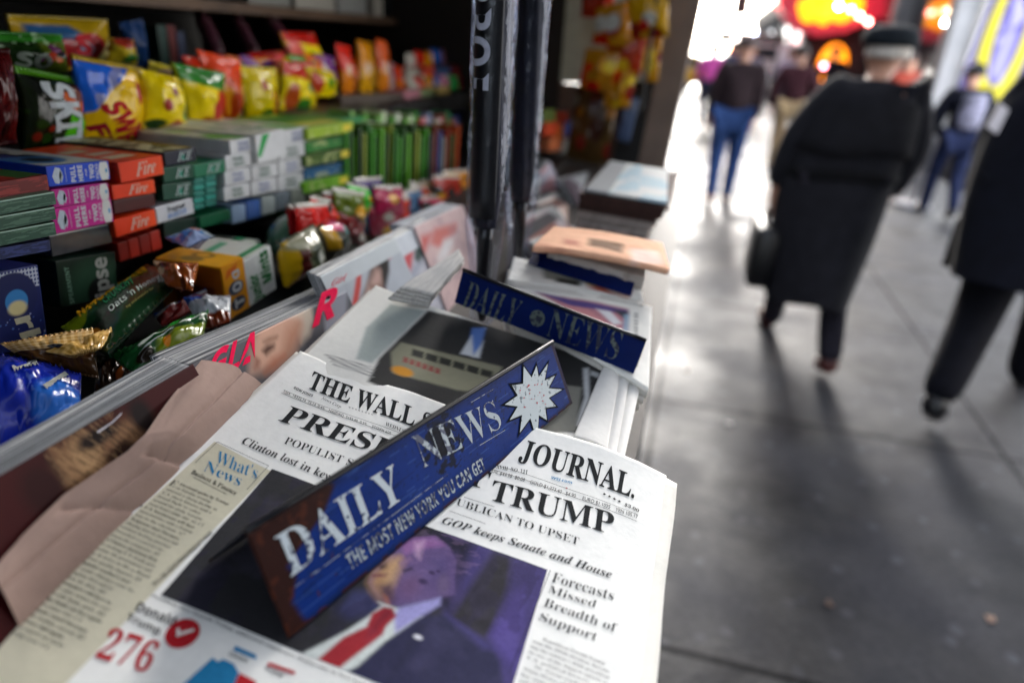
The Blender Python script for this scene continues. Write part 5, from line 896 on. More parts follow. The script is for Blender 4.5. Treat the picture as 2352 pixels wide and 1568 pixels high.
# clear cake tubs and heaped sweets farther along
bag('clear bag with a yellow band and a white leaf print beside the white sweet box', qx((648, 560), (720, 515), (745, 610), (655, 660), -.42), .02, lambda c: (fill(c, '#6a6a50'), c.rect(0, .18, 0, 1, '#c8a010'), c.rect(.18, .36, 0, 1, '#5a1c18'), c.ell(.66, .5, .24, .4, '#3a4430', .3), c.ell(.66, .45, .1, .2, '#c8ccc4', .4), c.ell(.5, .9, .5, .14, '#8a8a70', .3)), seed=81, n=(44, 40))
bag('clear bag with a gold band and dark green print in the tray', qx((715, 515), (790, 500), (800, 590), (735, 615), -.43), .02, lambda c: (fill(c, '#4a4a40'), c.rect(.1, .4, .4, 1, '#c89a18'), c.ell(.7, .4, .3, .3, '#2c3a30', .3), c.poly([(.3, .85), (1, .7), (1, 1), (.3, 1)], '#d04a80', .06), c.ell(.8, .75, .12, .1, '#2a8a8a', .4)), seed=82, n=(40, 36))
m = MB(); T0 = onx(650, 520, -.47); m.ball(T0 + [0, .04, -.02], (.035, .06, .03), 20, 12); tag(m.build('plastic_tub', M('green tinted plastic lid', '#4a6a58', .08, coat=.8, var=.3), smooth=True), 'rounded clear greenish tub catching a bright glint behind the white sweet box', 'tub')
g4 = np.random.default_rng(91)
heap = [((715, 500), '#c01410', 'red', 30), ((745, 488), '#d82a18', 'bright red', 28), ((690, 505), '#8f1018', 'deep red', 26), ((775, 470), '#a0141c', 'ruby', 28), ((800, 470), '#5a6a1c', 'olive', 30), ((822, 450), '#3ac030', 'light green', 22), ((845, 437), '#34146a', 'violet', 26), ((868, 450), '#b8b8b0', 'silvery', 24), ((890, 455), '#b02050', 'raspberry', 26), ((905, 465), '#e02a14', 'scarlet', 24), ((860, 490), '#3a5a8a', 'dull blue', 28), ((835, 500), '#6a3a70', 'mauve', 28), ((800, 515), '#7a1418', 'wine red', 30), ((880, 500), '#a83a50', 'rose', 28), ((920, 485), '#2a2a30', 'black', 26), ((850, 530), '#5a3a1c', 'brown', 28),
        ((912, 476), '#7a2a30', 'plum red', 24), ((940, 462), '#3a6a9a', 'sky blue', 24), ((968, 450), '#c04820', 'rusty orange', 24), ((996, 440), '#6a7a70', 'grey green', 24), ((1024, 430), '#a02818', 'brick', 24), ((1046, 418), '#d88a20', 'honey', 24), ((934, 500), '#a8a8a0', 'pearl grey', 22), ((962, 486), '#2a3f78', 'deep blue', 22), ((990, 474), '#c83a5a', 'cerise', 22), ((1018, 462), '#4a8a3a', 'fern green', 22)]
for k, ((x, y), c0, nm, r) in enumerate(heap):
    X = -.43 - (.0 if x < 908 else .03); a = g4.uniform(-.5, .5); cx, sx_ = math.cos(a) * r, math.sin(a) * r * .6
    bag(f'small {nm} sweet packet in the jumble behind the magazines', qx((x - cx * 1.3, y - r * 1.2 - sx_), (x + cx * 1.3, y - r * 1.1 + sx_), (x + cx * 1.2 + 6, y + r * 1.5 + sx_), (x - cx * 1.2 + 6, y + r * 1.5 - sx_), X - .006 * (k % 4)), .007, lambda c, c0=c0, k=k: (fill(c, c0), c.blobs(3, ['#c8c4b8', '#d8a020', '#202020', c0], .16, seed=100 + k), c.rect(0, 1, .9, 1, '#b8b4ac')), seed=100 + k, n=(26, 24), name='sweet_packet', cat='sweet packet', group='small sweet packets in the jumble')
# far end of the counter, right of the umbrellas: small bright packets
for k, (x, y, c0, nm) in enumerate(((1250, 285, '#b03a18', 'rust'), (1275, 290, '#c86a1c', 'tangerine'), (1300, 285, '#2a4a8a', 'cobalt'), (1320, 300, '#c85a14', 'pumpkin'), (1262, 320, '#b0603a', 'terracotta'), (1290, 325, '#a0a4a0', 'ash grey'), (1312, 330, '#5a4a86', 'lavender'), (1335, 285, '#7a1414', 'oxblood'), (1245, 255, '#4a5a24', 'moss green'), (1272, 262, '#8a2a14', 'chestnut'))):
    carton(f'small {nm} sweet box at the far end right of the umbrellas', (x, y + 28), (x + 30, y + 24), (x, y), -.36 - .01 * (k % 2), .05, c0, 'sweet_box', 'sweet box', 'small boxes at the far end')
m = MB(); t0, t1 = onx(1240, 350, -.36), onx(1365, 345, -.36); m.box(-.46, -.345, t0[1] - .02, t1[1] + .05, 1.2565, min(t0[2], t1[2]) - .002); tag(m.build('display_tray', card('#2c2622'), bevel=.002), 'dark riser tray carrying the small bright boxes at the far end', 'tray')
# hanging yellow snack bags by the post
g5 = np.random.default_rng(15)
hb = [((1440, -30), (1535, -30), (1535, 85), (1450, 90), '#c8980c', 'yellow'), ((1370, 20), (1450, 0), (1440, 110), (1360, 100), '#b07a0c', 'golden'), ((1400, 70), (1490, 60), (1470, 175), (1385, 170), '#a8300c', 'red and yellow'), ((1455, 80), (1525, 70), (1510, 190), (1440, 185), '#c88c10', 'dark yellow'), ((1345, 110), (1425, 120), (1400, 215), (1330, 200), '#a8700c', 'amber'), ((1400, 160), (1465, 165), (1445, 250), (1385, 245), '#b8800c', 'mustard'), ((1340, -40), (1420, -40), (1400, 45), (1335, 40), '#a02a0c', 'red')]
for k, (a, b2, c2, d, c0, nm) in enumerate(hb):
    Y = 1.84 + .02 * (k % 4); Qh = quad(*[ony(*p, Y) for p in (a, b2, c2, d)])
    bag(f'{nm} snack bag in the hanging cluster beside the corner post', Qh, .014, lambda c, c0=c0, k=k: (fill(c, c0), c.blobs(4, ['#c01808', '#e0c020', '#b8b8b0', '#8a1c08'], .2, seed=200 + k)), name='snack_bag', cat='snack bag', seed=200 + k, n=(36, 36), wr=.006, group='snack bags hanging by the corner post')
m = MB(); m.tube([(f_x(1.6) - .10, 1.83, 1.40), (f_x(1.9) - .10, 1.83, 2.36)], .004, 8); tag(m.build('display_strip', BLK), 'thin black hanging strip that carries the yellow snack bags', 'display strip')
Qh = quad(*[ony(*p, 1.9) for p in ((1325, 200), (1420, 215), (1395, 385), (1300, 365))]); bag('large clear bag of gold and brown snacks hanging low by the post', Qh, .02, lambda c: (fill(c, '#4a3618'), c.blobs(10, ['#8a5a10', '#3a1a10', '#6a6a60', '#6a1810'], .14, seed=7)), name='snack_bag', cat='snack bag', seed=222, n=(44, 44), wr=.006, group='snack bags hanging by the corner post')
Qh = quad(*[ony(*p, 1.88) for p in ((1425, 225), (1470, 225), (1445, 330), (1410, 320))]); bag('slim slate blue bag hanging between the gold bag and the post', Qh, .01, lambda c: (fill(c, '#4a5a7a'), c.rect(0, .3, 0, 1, '#2a3040')), name='snack_bag', cat='snack bag', seed=223, n=(20, 30), group='snack bags hanging by the corner post')
# ------------------------------------------------------------------ umbrellas in plastic sleeves
PLS = bpy.data.materials.new('crinkled clear plastic'); PLS.use_nodes = True; nt = PLS.node_tree; nt.nodes.remove(nt.nodes['Principled BSDF']); N_ = nt.nodes.new
gl = N_('ShaderNodeBsdfGlossy'); gl.inputs['Roughness'].default_value = .12; gl.inputs['Color'].default_value = (.75, .8, .95, 1); tr_ = N_('ShaderNodeBsdfTransparent'); tr_.inputs['Color'].default_value = (.90, .92, .97, 1)
lw = N_('ShaderNodeLayerWeight'); lw.inputs['Blend'].default_value = .25; tcx = N_('ShaderNodeTexCoord'); nzx = N_('ShaderNodeTexNoise'); nzx.inputs['Scale'].default_value = 60; nzx.inputs['Detail'].default_value = 3; bpx = N_('ShaderNodeBump'); bpx.inputs['Strength'].default_value = .6; bpx.inputs['Distance'].default_value = .004
mixs = N_('ShaderNodeMixShader'); lk = nt.links.new; lk(tcx.outputs['Object'], nzx.inputs['Vector']); lk(nzx.outputs['Fac'], bpx.inputs['Height']); lk(bpx.outputs[0], gl.inputs['Normal']); lk(bpx.outputs[0], lw.inputs['Normal'])
mrx = N_('ShaderNodeMapRange'); mrx.inputs[3].default_value = .015; mrx.inputs[4].default_value = .22; lk(lw.outputs['Facing'], mrx.inputs[0]); lk(mrx.outputs[0], mixs.inputs[0]); lk(tr_.outputs[0], mixs.inputs[1]); lk(gl.outputs[0], mixs.inputs[2]); lk(mixs.outputs[0], nt.nodes['Material Output'].inputs[0])
UCL = M('navy black umbrella cloth', '#0e1122', .7, var=.5, vscale=70, bump=.4, bscale=120); SLV = M('black card sleeve', '#08080a', .45, var=.1); HND = M('black handle', '#0b0b0c', .3, var=.1)
def umbrella(px_top, px_mid, px_low, Y, wpx, label, text):
    Pm = ony(*px_mid, Y); Pl = ony(*px_low, Y); x, z1, z0 = Pm[0], Pm[2], Pl[2]; dep = 1 / np.linalg.norm(R.T @ (ony(px_mid[0], 250, Y) - CAM)) ; zc = (R.T @ (ony(px_mid[0], 250, Y) - CAM))[2]
    r = wpx * zc / FPX / 2; root = empty('umbrella', (x, Y, z0), label, 'umbrella', 'folded umbrellas hanging in plastic sleeves')
    rng = np.random.default_rng(int(wpx)); rings = []
    for z in np.linspace(z1, 1.98, 60):
        f = min(1, .75 + (z - z1) * 8) * (1 if z < 1.85 else max(.15, 1 - (z - 1.85) * 6)); rings.append([(x + r * f * (.93 + .07 * math.sin(7 * w + z * 25)) * math.cos(w), Y + r * f * (.93 + .07 * math.sin(7 * w + z * 25)) * math.sin(w), z) for w in np.arange(36) * 2 * math.pi / 36])
    m = MB(); m.loft(rings); m.build('folded_canopy', UCL, root, smooth=True)
    m = MB(); m.tube([(x, Y, z1 + .004), (x, Y, z1 - .012), (x, Y, z1 - .05), (x, Y, z0 + .012), (x, Y, z0)], [r * .5, r * .52, r * .46, r * .40, r * .22], 20); m.build('handle', HND, root, smooth=True)
    m = MB(); m.tube([(x, Y, 1.97), (x, Y, 2.06)], .004, 8); m.tube([(x + .014 * math.sin(t) * 1, Y, 2.075 + .02 * math.cos(t)) for t in np.linspace(.4, 6, 14)], .003, 6); m.build('tip_loop', HND, root)
    if text:
        # a card sleeve wraps the half turned to the pavement
        cam_dir = math.atan2(-Y, -x)
        def SS(u, v): w = cam_dir - .45 + (np.asarray(u, float) - .5) * 2.1; zz = np.asarray(v, float); return np.stack(np.broadcast_arrays(x + r * 1.03 * np.cos(w), Y + r * 1.03 * np.sin(w), zz), -1)
        sheet('card_sleeve', SS, (0, 1), (z1 + .01, 1.93), 24, 30, lambda c: fill(c, '#0b0b0d'), M('black card', rough=.45, attr=True, var=.05), root, back=.0005)
        K = Ink(SS, .0006); zt_ = inv(SS, (1116, 0), (.5, 1.58)); zb_ = inv(SS, (1104, 207), (.5, 1.5))
        ul, ut = inv(SS, (1076, 100), (.5, 1.55))[0], inv(SS, (1126, 100), (.5, 1.55))[0]
        vO = inv(SS, (1104, 84), (.5, 1.5))[1]; vb = inv(SS, (1100, 207), (.5, 1.5))[1]; L_ = vO - vb
        W_ = glyphs('PROF', 'bold')[0][:, 0]; Wo = glyphs('OF', 'bold')[0][:, 0]; full = L_ * (W_.max() - W_.min()) / (Wo.max() - Wo.min())
        Wn = glyphs('WIND', 'bold')[0][:, 0]; fw = L_ * (Wn.max() - Wn.min()) / (Wo.max() - Wo.min())
        K.text('PROF', 'bold', (ul, vb + full), (ul, vb), (ut, vb + full)); K.text('WIND', 'bold', (ul, vb + full + .012 + fw), (ul, vb + full + .012), (ut, vb + full + .012 + fw)); K.build('lettering', ink('#c4c4cc'), root)
    rings = []
    for i, z in enumerate(np.linspace(z0 - .006, 1.96, 70)):
        f = r * (1.28 if z > z1 else 1.28 - .45 * min(1, (z1 - z) / .05)) * (.35 if i == 0 else 1)
        rings.append([(x + f * (1 + .10 * float(vnoise(w * 2, z * 30, 5))) * math.cos(w), Y + f * (1 + .10 * float(vnoise(w * 2, z * 30, 9))) * math.sin(w), z + .002 * math.sin(5 * w)) for w in np.arange(28) * 2 * math.pi / 28])
    m = MB(); m.loft(rings, cap=False); m.build('plastic_sleeve', PLS, root, smooth=True)
umbrella(None, (1115, 520), (1106, 735), .60, 78, 'black umbrella in clear plastic with white lettering down its sleeve', True)
umbrella(None, (1196, 462), (1191, 648), .72, 62, 'navy umbrella in crinkled clear plastic, behind the lettered one', False)
# ------------------------------------------------------------------ people
def skin(name, verts, edges, radii, mat, parent, sub=2, root=0):
    me = bpy.data.meshes.new(name); me.from_pydata([tuple(v) for v in verts], edges, []); o = bpy.data.objects.new(name, me); scene.collection.objects.link(o)
    sm = o.modifiers.new('s', 'SKIN'); sm.use_smooth_shade = True; sm.branch_smoothing = .6
    for i, sv in enumerate(me.skin_vertices[0].data): sv.radius = (radii[i], radii[i]) if not hasattr(radii[i], '__len__') else radii[i]; sv.use_root = (i == root)
    ss = o.modifiers.new('u', 'SUBSURF'); ss.levels = sub; ss.render_levels = sub
    bpy.context.view_layer.update(); m2 = bpy.data.meshes.new_from_object(o.evaluated_get(bpy.context.evaluated_depsgraph_get()))
    bpy.data.objects.remove(o); bpy.data.meshes.remove(me); m2.name = name; m2.materials.clear(); m2.materials.append(mat)
    for p in m2.polygons: p.use_smooth = True
    n = bpy.data.objects.new(name, m2); scene.collection.objects.link(n); n.parent = parent; n.matrix_parent_inverse = Matrix.Translation(-Vector(parent.location)); return n
SKIN = M('skin', '#b98a74', .55, var=.1, vscale=30); DSKIN = M('dark skin', '#5a3c30', .55, var=.1)
def cloth(h, nm=None): return M('cloth ' + h, h, .92, var=.25, vscale=16, bump=.2, bscale=150, spec=.2)
def person(label, x, y, H, yaw, top, legs, shoes='#141214', hair='#1c1614', lean=.05, stride=.3, phase=1, arms=(.25, -.25), coat=None, coatlen=.0, hat=None, skinm=None, bulk=1.0, elbow=.12, group='people walking on the pavement', lift=0.06, look=0, collar=None, side=.0, gap=.09, legw=1.0, headdrop=0, headfwd=0):
    s = H / 1.72; c, k = math.cos(yaw), math.sin(yaw); root = empty('person', (x, y, 0), label, 'person', group); skm = skinm or SKIN
    def w(px, py, pz): px, py, pz = px * s, py * s, pz * s; return np.array([x + c * px - k * py, y + k * px + c * py, pz])
    L = lambda z: lean * (z - .93)                                    # forward lean above the hips
    sd = lambda z: side * (z - .93)
    J = {'pel': w(0, 0, .95), 'sp': w(sd(1.12), L(1.12) , 1.12), 'ch': w(sd(1.32), L(1.32), 1.32), 'nk': w(sd(1.46), L(1.46) + .01 + headfwd * .4, 1.46 - headdrop * .4), 'jaw': w(sd(1.54), L(1.54) + .03 + headfwd * .8, 1.545 - headdrop), 'hd': w(sd(1.6), L(1.6) + .025 + headfwd, 1.615 - headdrop), 'tp': w(sd(1.7), L(1.7) + .01 + headfwd, 1.685 - headdrop)}
    for q_, sg in (('l', -1), ('r', 1)):
        f = stride * phase * (-sg); back = f < 0
        az = .085 + (lift * 1.6 if back else 0)
        J['hip' + q_] = w(sg * .095, 0, .91); J['kn' + q_] = w(sg * gap * 1.1, f * .48 + (.05 if not back else .10), .50); J['an' + q_] = w(sg * gap, f, az); J['he' + q_] = w(sg * gap, f - .05, az - .03); J['to' + q_] = w(sg * gap * 1.15, f + .17, .045)
        J['sh' + q_] = w(sg * .175 + sd(1.42), L(1.41), 1.41); sw = arms[0 if sg < 0 else 1]
        J['el' + q_] = w(sg * (.225 + elbow * .3) + sd(1.2), L(1.2) + sw * .35, 1.14); J['wr' + q_] = w(sg * (.225 + elbow * .25), L(1.0) + sw + .03, .90 + abs(sw) * .12)
        J['pa' + q_] = J['wr' + q_] + (w(0, .02 + sw * .1, -.075) - w(0, 0, 0))
    # the body: one continuous surface, with five fingers on each hand
    V, E, Rr, ix = [], [], [], {}
    def v(nm, p, r): ix[nm] = len(V); V.append(p); Rr.append(r * s)
    def e(a, b2): E.append((ix[a], ix[b2]))
    for nm, r in (('pel', .12), ('sp', .11), ('ch', .125), ('nk', .055), ('jaw', .07), ('hd', .09), ('tp', .06)): v(nm, J[nm], r)
    for a, b2 in (('pel', 'sp'), ('sp', 'ch'), ('ch', 'nk'), ('nk', 'jaw'), ('jaw', 'hd'), ('hd', 'tp')): e(a, b2)
    fx = lambda dx, dy, dz, o='hd': J[o] + (w(dx, dy, dz) - w(0, 0, 0))
    v('nose', fx(0, .112, -.015), .014); e('hd', 'nose')
    for q_, sg in (('l', -1), ('r', 1)):
        v('ear' + q_, fx(sg * .088, 0, -.01), .016); e('hd', 'ear' + q_)
        for nm, r in (('sh', .062), ('el', .045), ('wr', .030), ('pa', .036), ('hip', .088), ('kn', .058), ('an', .042), ('to', .034)): v(nm + q_, J[nm + q_], r)
        for a, b2 in (('ch', 'sh' + q_), ('sh' + q_, 'el' + q_), ('el' + q_, 'wr' + q_), ('wr' + q_, 'pa' + q_), ('pel', 'hip' + q_), ('hip' + q_, 'kn' + q_), ('kn' + q_, 'an' + q_), ('an' + q_, 'to' + q_)): e(a, b2)
        for fi, (dy, ln) in enumerate(((.030, .062), (.011, .072), (-.009, .068), (-.028, .054))):
            a = J['pa' + q_] + (w(0, dy, -.03) - w(0, 0, 0)); v(f'f{fi}{q_}', a, .0095); e('pa' + q_, f'f{fi}{q_}')
            v(f'g{fi}{q_}', a + (w(-sg * .012, dy * .15, -ln * .55) - w(0, 0, 0)), .0085); e(f'f{fi}{q_}', f'g{fi}{q_}'); v(f'h{fi}{q_}', a + (w(-sg * .034, dy * .2, -ln) - w(0, 0, 0)), .007); e(f'g{fi}{q_}', f'h{fi}{q_}')
        a = J['pa' + q_] + (w(-sg * .01, .042, .005) - w(0, 0, 0)); v('t' + q_, a, .011); e('pa' + q_, 't' + q_); v('u' + q_, a + (w(-sg * .016, .016, -.045) - w(0, 0, 0)), .009); e('t' + q_, 'u' + q_)
    skin('body', V, E, Rr, skm, root)
    for sg in (-1, 1):
        m = MB(); m.ball(fx(sg * .032, .086, .012), .010 * s, 8, 6); m.build('eye', M('eye', '#221a18', .2), root, smooth=True)
    # trousers, shoes
    def garment(nm, names, edges, rad, mat, rt=0):
        n0 = list(names); skin(nm, [J[a] if isinstance(a, str) else a for a in n0], edges, [r * s for r in rad], mat, root, root=rt)
    lg = cloth(legs)
    garment('trousers', ['pel', 'hipl', 'knl', J['anl'] * .5 + J['hel'] * .5 - np.array([0, 0, .03]), 'hipr', 'knr', J['anr'] * .5 + J['her'] * .5 - np.array([0, 0, .03])], [(0, 1), (1, 2), (2, 3), (0, 4), (4, 5), (5, 6)], [.135 * bulk] + [.102 * bulk, .072 * bulk ** .7 * legw, .058 * bulk ** .35 * legw] * 2, lg)
    for q_ in 'lr':
        mid = (J['he' + q_] + J['to' + q_]) / 2 - np.array([0, 0, .0]); skin('shoe', [J['he' + q_], mid, J['to' + q_]], [(0, 1), (1, 2)], [.056 * s, .056 * s, .048 * s], M('leather ' + shoes, shoes, .4, var=.2), root, sub=1)
    tm = cloth(top); b3 = bulk
    garment('jacket' if not coat else 'coat', ['pel', 'sp', 'ch', 'nk', 'shl', 'ell', 'wrl', 'shr', 'elr', 'wrr'], [(0, 1), (1, 2), (2, 3), (2, 4), (4, 5), (5, 6), (2, 7), (7, 8), (8, 9)], [.155 * b3, .15 * b3, .165 * b3, .075, .095 * b3, .072 * b3, .052 * b3, .095 * b3, .072 * b3, .052 * b3], tm)
    if coat:
        hem = coat; rings = []; dirx, diry = w(1, 0, 0) - w(0, 0, 0), w(0, 1, 0) - w(0, 0, 0)
        for z in np.linspace(1.40, hem, 16):
            t = (1.40 - z) / (1.40 - hem); cx = w(sd(z) if z > .93 else side * .3 * (z - .93), L(z) if z > .93 else -.05 * (1 - z / .93), z); rx = (.205 - .02 * t + .03 * math.sin(math.pi * t)) * b3; ry = (.14 + .02 * t + .15 * t * t) * b3
            if z > 1.3: rx *= .80 + .2 * (1.4 - z) / .1
            rings.append([cx + dirx / s * s * rx * math.cos(a) * (1 + .035 * t * math.sin(5 * a + 2)) + diry * ry * math.sin(a) * (1 + .05 * t * math.sin(4 * a)) + np.array([0, 0, .02 * t * math.sin(3 * a)]) for a in np.arange(40) * 2 * math.pi / 40])
        m = MB(); m.loft(rings, cap=False); m.build('coat_skirt', tm, root, smooth=True)
    # hair or hat
    hm = M('hair ' + hair, hair, .7, var=.3, vscale=60)
    m = MB(); hr = []
    for t in np.linspace(.05, 1.75, 9):
        rr = .112 * s; hr.append([J['hd'] + (w(0, -.012, .012) - w(0, 0, 0)) + np.array([rr * .92 * math.sin(t) * math.cos(a), rr * 1.05 * math.sin(t) * math.sin(a), rr * 1.05 * math.cos(t) * (1 if math.sin(a - yaw) < .2 or t < .9 else .75)]) for a in np.arange(20) * 2 * math.pi / 20])
    m.loft(hr[::-1]); m.build('hair', hm, root, smooth=True)
    if hat:
        m = MB(); rr = .118 * s; o_ = J['hd'] + (w(0, -.005, .045) - w(0, 0, 0))
        m.loft([[o_ + np.array([q1 * rr * math.cos(a), q1 * rr * 1.08 * math.sin(a), z * s]) for a in np.arange(28) * 2 * math.pi / 28] for q1, z in ((1.02, 0), (1.10, .02), (1.10, .045), (.98, .075), (.6, .095), (.1, .10))])
        m.build('cap', cloth(hat), root, smooth=True)
        m = MB(); m.loft([[o_ + (w(0, .10, .012) - w(0, 0, 0)) + np.array([.075 * s * math.cos(a), .055 * s * math.sin(a), z]) for a in np.arange(20) * 2 * math.pi / 20] for z in (-.004, .006)]); m.build('cap_peak', cloth(hat), root, smooth=True)
    if collar:
        m = MB(); m.tube([J['nk'] + (w(0, 0, -.05) - w(0, 0, 0)), J['nk'] + (w(0, .01, .01) - w(0, 0, 0))], [.088 * s, .075 * s], 20); m.build('collar', cloth(collar), root, smooth=True)
    return root, J, w
man, JM, wM = person('old man in a long black overcoat and flat cap walking away with a bag', .70, 3.84, 1.72, .06, '#1c1c22', '#24222b', shoes='#4a1410', hair='#c9c2ba', lean=.10, stride=.36, phase=1, arms=(-.02, .02), coat=.40, hat='#1c2228', bulk=1.2, lift=.05, elbow=.2, headdrop=.05, headfwd=.06, collar='#2b2a31', side=.20)
rings = []
for z, f in ((1.36, .97), (1.28, 1.05), (1.18, 1.12), (1.13, 1.145), (1.125, 1.10)):
    rings.append([wM(.20 * (z - .93) + .255 * f * math.cos(a), .10 * (z - .93) + .01 + .205 * f * math.sin(a), z + .012 * math.sin(4 * a)) for a in np.linspace(math.pi * 1.04, math.pi * 1.96, 24)])
m = MB(); n = 24; m.add([p for r in rings for p in r], [(i * n + j, i * n + j + 1, (i + 1) * n + j + 1, (i + 1) * n + j) for i in range(4) for j in range(n - 1)]); m.build('coat_yoke', cloth('#17171c'), man, smooth=True)
m = MB(); m.loft([[wM(.2 * (z - .93) + .268 * kx * math.cos(a), .10 * (z - .93) + .212 * kx * math.sin(a), z + .01 * math.sin(3 * a)) for a in np.arange(36) * 2 * math.pi / 36] for z, kx in ((.995, .98), (1.0, 1.03), (1.045, 1.03), (1.05, .98))], cap=False); m.build('coat_belt', cloth('#0d0d10'), man, smooth=True)
# his bag
hp = JM['pal']; m = MB(); z1 = hp[2] - .075; bx, by = hp[0] - .01, hp[1] - .02
m.loft([[(bx + dx * kx, by + dy * ky, z) for dx, dy in ((-.06, -.2), (-.045, -.215), (.045, -.215), (.06, -.2), (.06, .2), (.045, .215), (-.045, .215), (-.06, .2))] for z, kx, ky in ((z1 - .33, .9, .95), (z1 - .315, 1, 1), (z1 - .08, 1.0, .98), (z1 - .03, .8, .9), (z1 - .02, .5, .85))])
bagr = empty('briefcase', (bx, by, z1 - .33), 'soft black briefcase hanging from the hand of the man in the long overcoat', 'briefcase')
m.build('case_body', M('black bag leather', '#0c0c10', .45, var=.3, bump=.3), bagr, smooth=True)
m = MB(); m.tube([(bx, by + .075 * math.cos(t), z1 - .025 + .075 * math.sin(t)) for t in np.linspace(0, math.pi, 14)], .008, 8); m.build('handle', M('black bag leather'), bagr, smooth=True)
m = MB(); m.box(bx + .062, bx + .067, by - .03, by + .03, z1 - .13, z1 - .09); m.build('clasp', M('steel clasp', '#9a9aa0', .3, metal=1), bagr)
person('walker in a dark brown jacket and blue jeans seen from behind', .30, 7.9, 1.70, 0, '#2c2124', '#2b4270', shoes='#8a5a4c', hair='#4a3a38', lean=.02, stride=.20, phase=-1, arms=(.05, .02), bulk=1.28, elbow=-.05, lift=.04, side=.04)
off, JO, wO = person('big walker in dark navy uniform with a loaded belt at the pavement edge of view', 1.52, 3.47, 1.86, -.5, '#0b0d18', '#0a0b14', shoes='#101014', hair='#0c0a0a', lean=.10, stride=.46, phase=-1, arms=(.06, .02), bulk=1.38, lift=.08, hat='#0a0d1a', elbow=.1, coat=.66, legw=1.15)
m = MB(); m.loft([[wO(.20 * kx * math.cos(a), .17 * kx * math.sin(a), z) for a in np.arange(32) * 2 * math.pi / 32] for z, kx in ((.96, 1.08), (.97, 1.14), (1.01, 1.14), (1.02, 1.08))], cap=False); m.build('belt', M('black belt leather', '#08080a', .35), off, smooth=True)
for k, a in enumerate((-2.6, -2.0, -1.2, 3.3)):
    m = MB(); p = wO(.255 * math.cos(a), .215 * math.sin(a), .95); m.ball(p, (.045, .045, .075), 10, 7); m.build('belt_pouch', M('black pouch', '#0a0a0c', .5), off, smooth=True)
m = MB(); m.loft([[wO(-.27 + dx, -.02 + dy, z) for dx, dy in ((-.03, -.05), (.03, -.05), (.03, .05), (-.03, .05))] for z in (.62, .84)]); m.build('holster', M('black pouch'), off, bevel=.012)
m = MB(); p0, p1, p2, p3 = [ony(*p, 3.35) for p in ((2268, 292), (2298, 238), (2318, 252), (2290, 308))]; m.add([*map(tuple, (p0, p1, p2, p3)), *[tuple(p + np.array([.0, .012, 0])) for p in (p0, p1, p2, p3)]], [(0, 1, 2, 3), (7, 6, 5, 4), (0, 4, 5, 1), (1, 5, 6, 2), (2, 6, 7, 3), (3, 7, 4, 0)]); tag(m.build('leaflet', ink('#d8d4dc')), 'folded white leaflet held out by the big walker in navy uniform', 'leaflet')
bp_, JB, wB = person('walker in navy with a pale print across the back, beside the purple banner', 2.62, 8.4, 1.56, .0, '#11131f', '#1b2340', shoes='#15141a', hair='#0c0b0e', lean=.12, stride=.24, phase=1, arms=(.1, .05), bulk=1.2)
m = MB(); K_ = [[wB(sx * (1 - .15 * t), L_ - .0, z) for sx, L_ in ((-.13, -.165), (0, -.19), (.13, -.165), (.13, -.18), (0, -.205), (-.13, -.18))] for t, z in ((1, 1.05), (.3, 1.12), (0, 1.25), (.3, 1.36), (1, 1.42))]
m.loft(K_); m.build('back_print', M('pale back print', '#77768a', .8, var=.7, vscale=14), bp_, smooth=True)
person('person in a maroon coat and tan trousers farther up the pavement', 1.15, 10.6, 1.66, 0, '#3c1f26', '#a8906e', shoes='#3a2a24', hair='#241816', lean=.0, stride=.2, phase=1, arms=(.1, 0), bulk=1.1)
person('person in a bright pink top far ahead by the post', .02, 15.5, 1.66, 3.0, '#d458a8', '#2a2a3c', hair='#2a201c', stride=.15, phase=1, bulk=1.15)
person('distant pedestrian in slate blue nearest the white van', .45, 17.5, 1.72, .2, '#3a3d5c', '#26283a', hair='#1a1614', stride=.2, phase=-1, bulk=1.15)
person('distant pedestrian in a grey coat ahead of the brown jacketed walker', .95, 19, 1.70, 3.1, '#7c7686', '#35323c', hair='#4a3228', stride=.2, phase=1, bulk=1.15)
person('pedestrian in a pale lilac coat under the red marquee', 1.75, 18.0, 1.68, 3.1, '#a49cae', '#3b3540', hair='#6a4a38', stride=.15, phase=-1, bulk=1.15)
person('pedestrian in black below the orange lamp of the marquee', 2.45, 16.5, 1.74, 0, '#17141a', '#1c1a24', hair='#1a1210', stride=.2, phase=1, bulk=1.2)
person('pedestrian in a rust red jacket beside the shop pillar', 2.95, 12.6, 1.66, 3.2, '#8a3c30', '#3b2a2c', hair='#2a1a14', stride=.15, phase=-1, bulk=1.15)
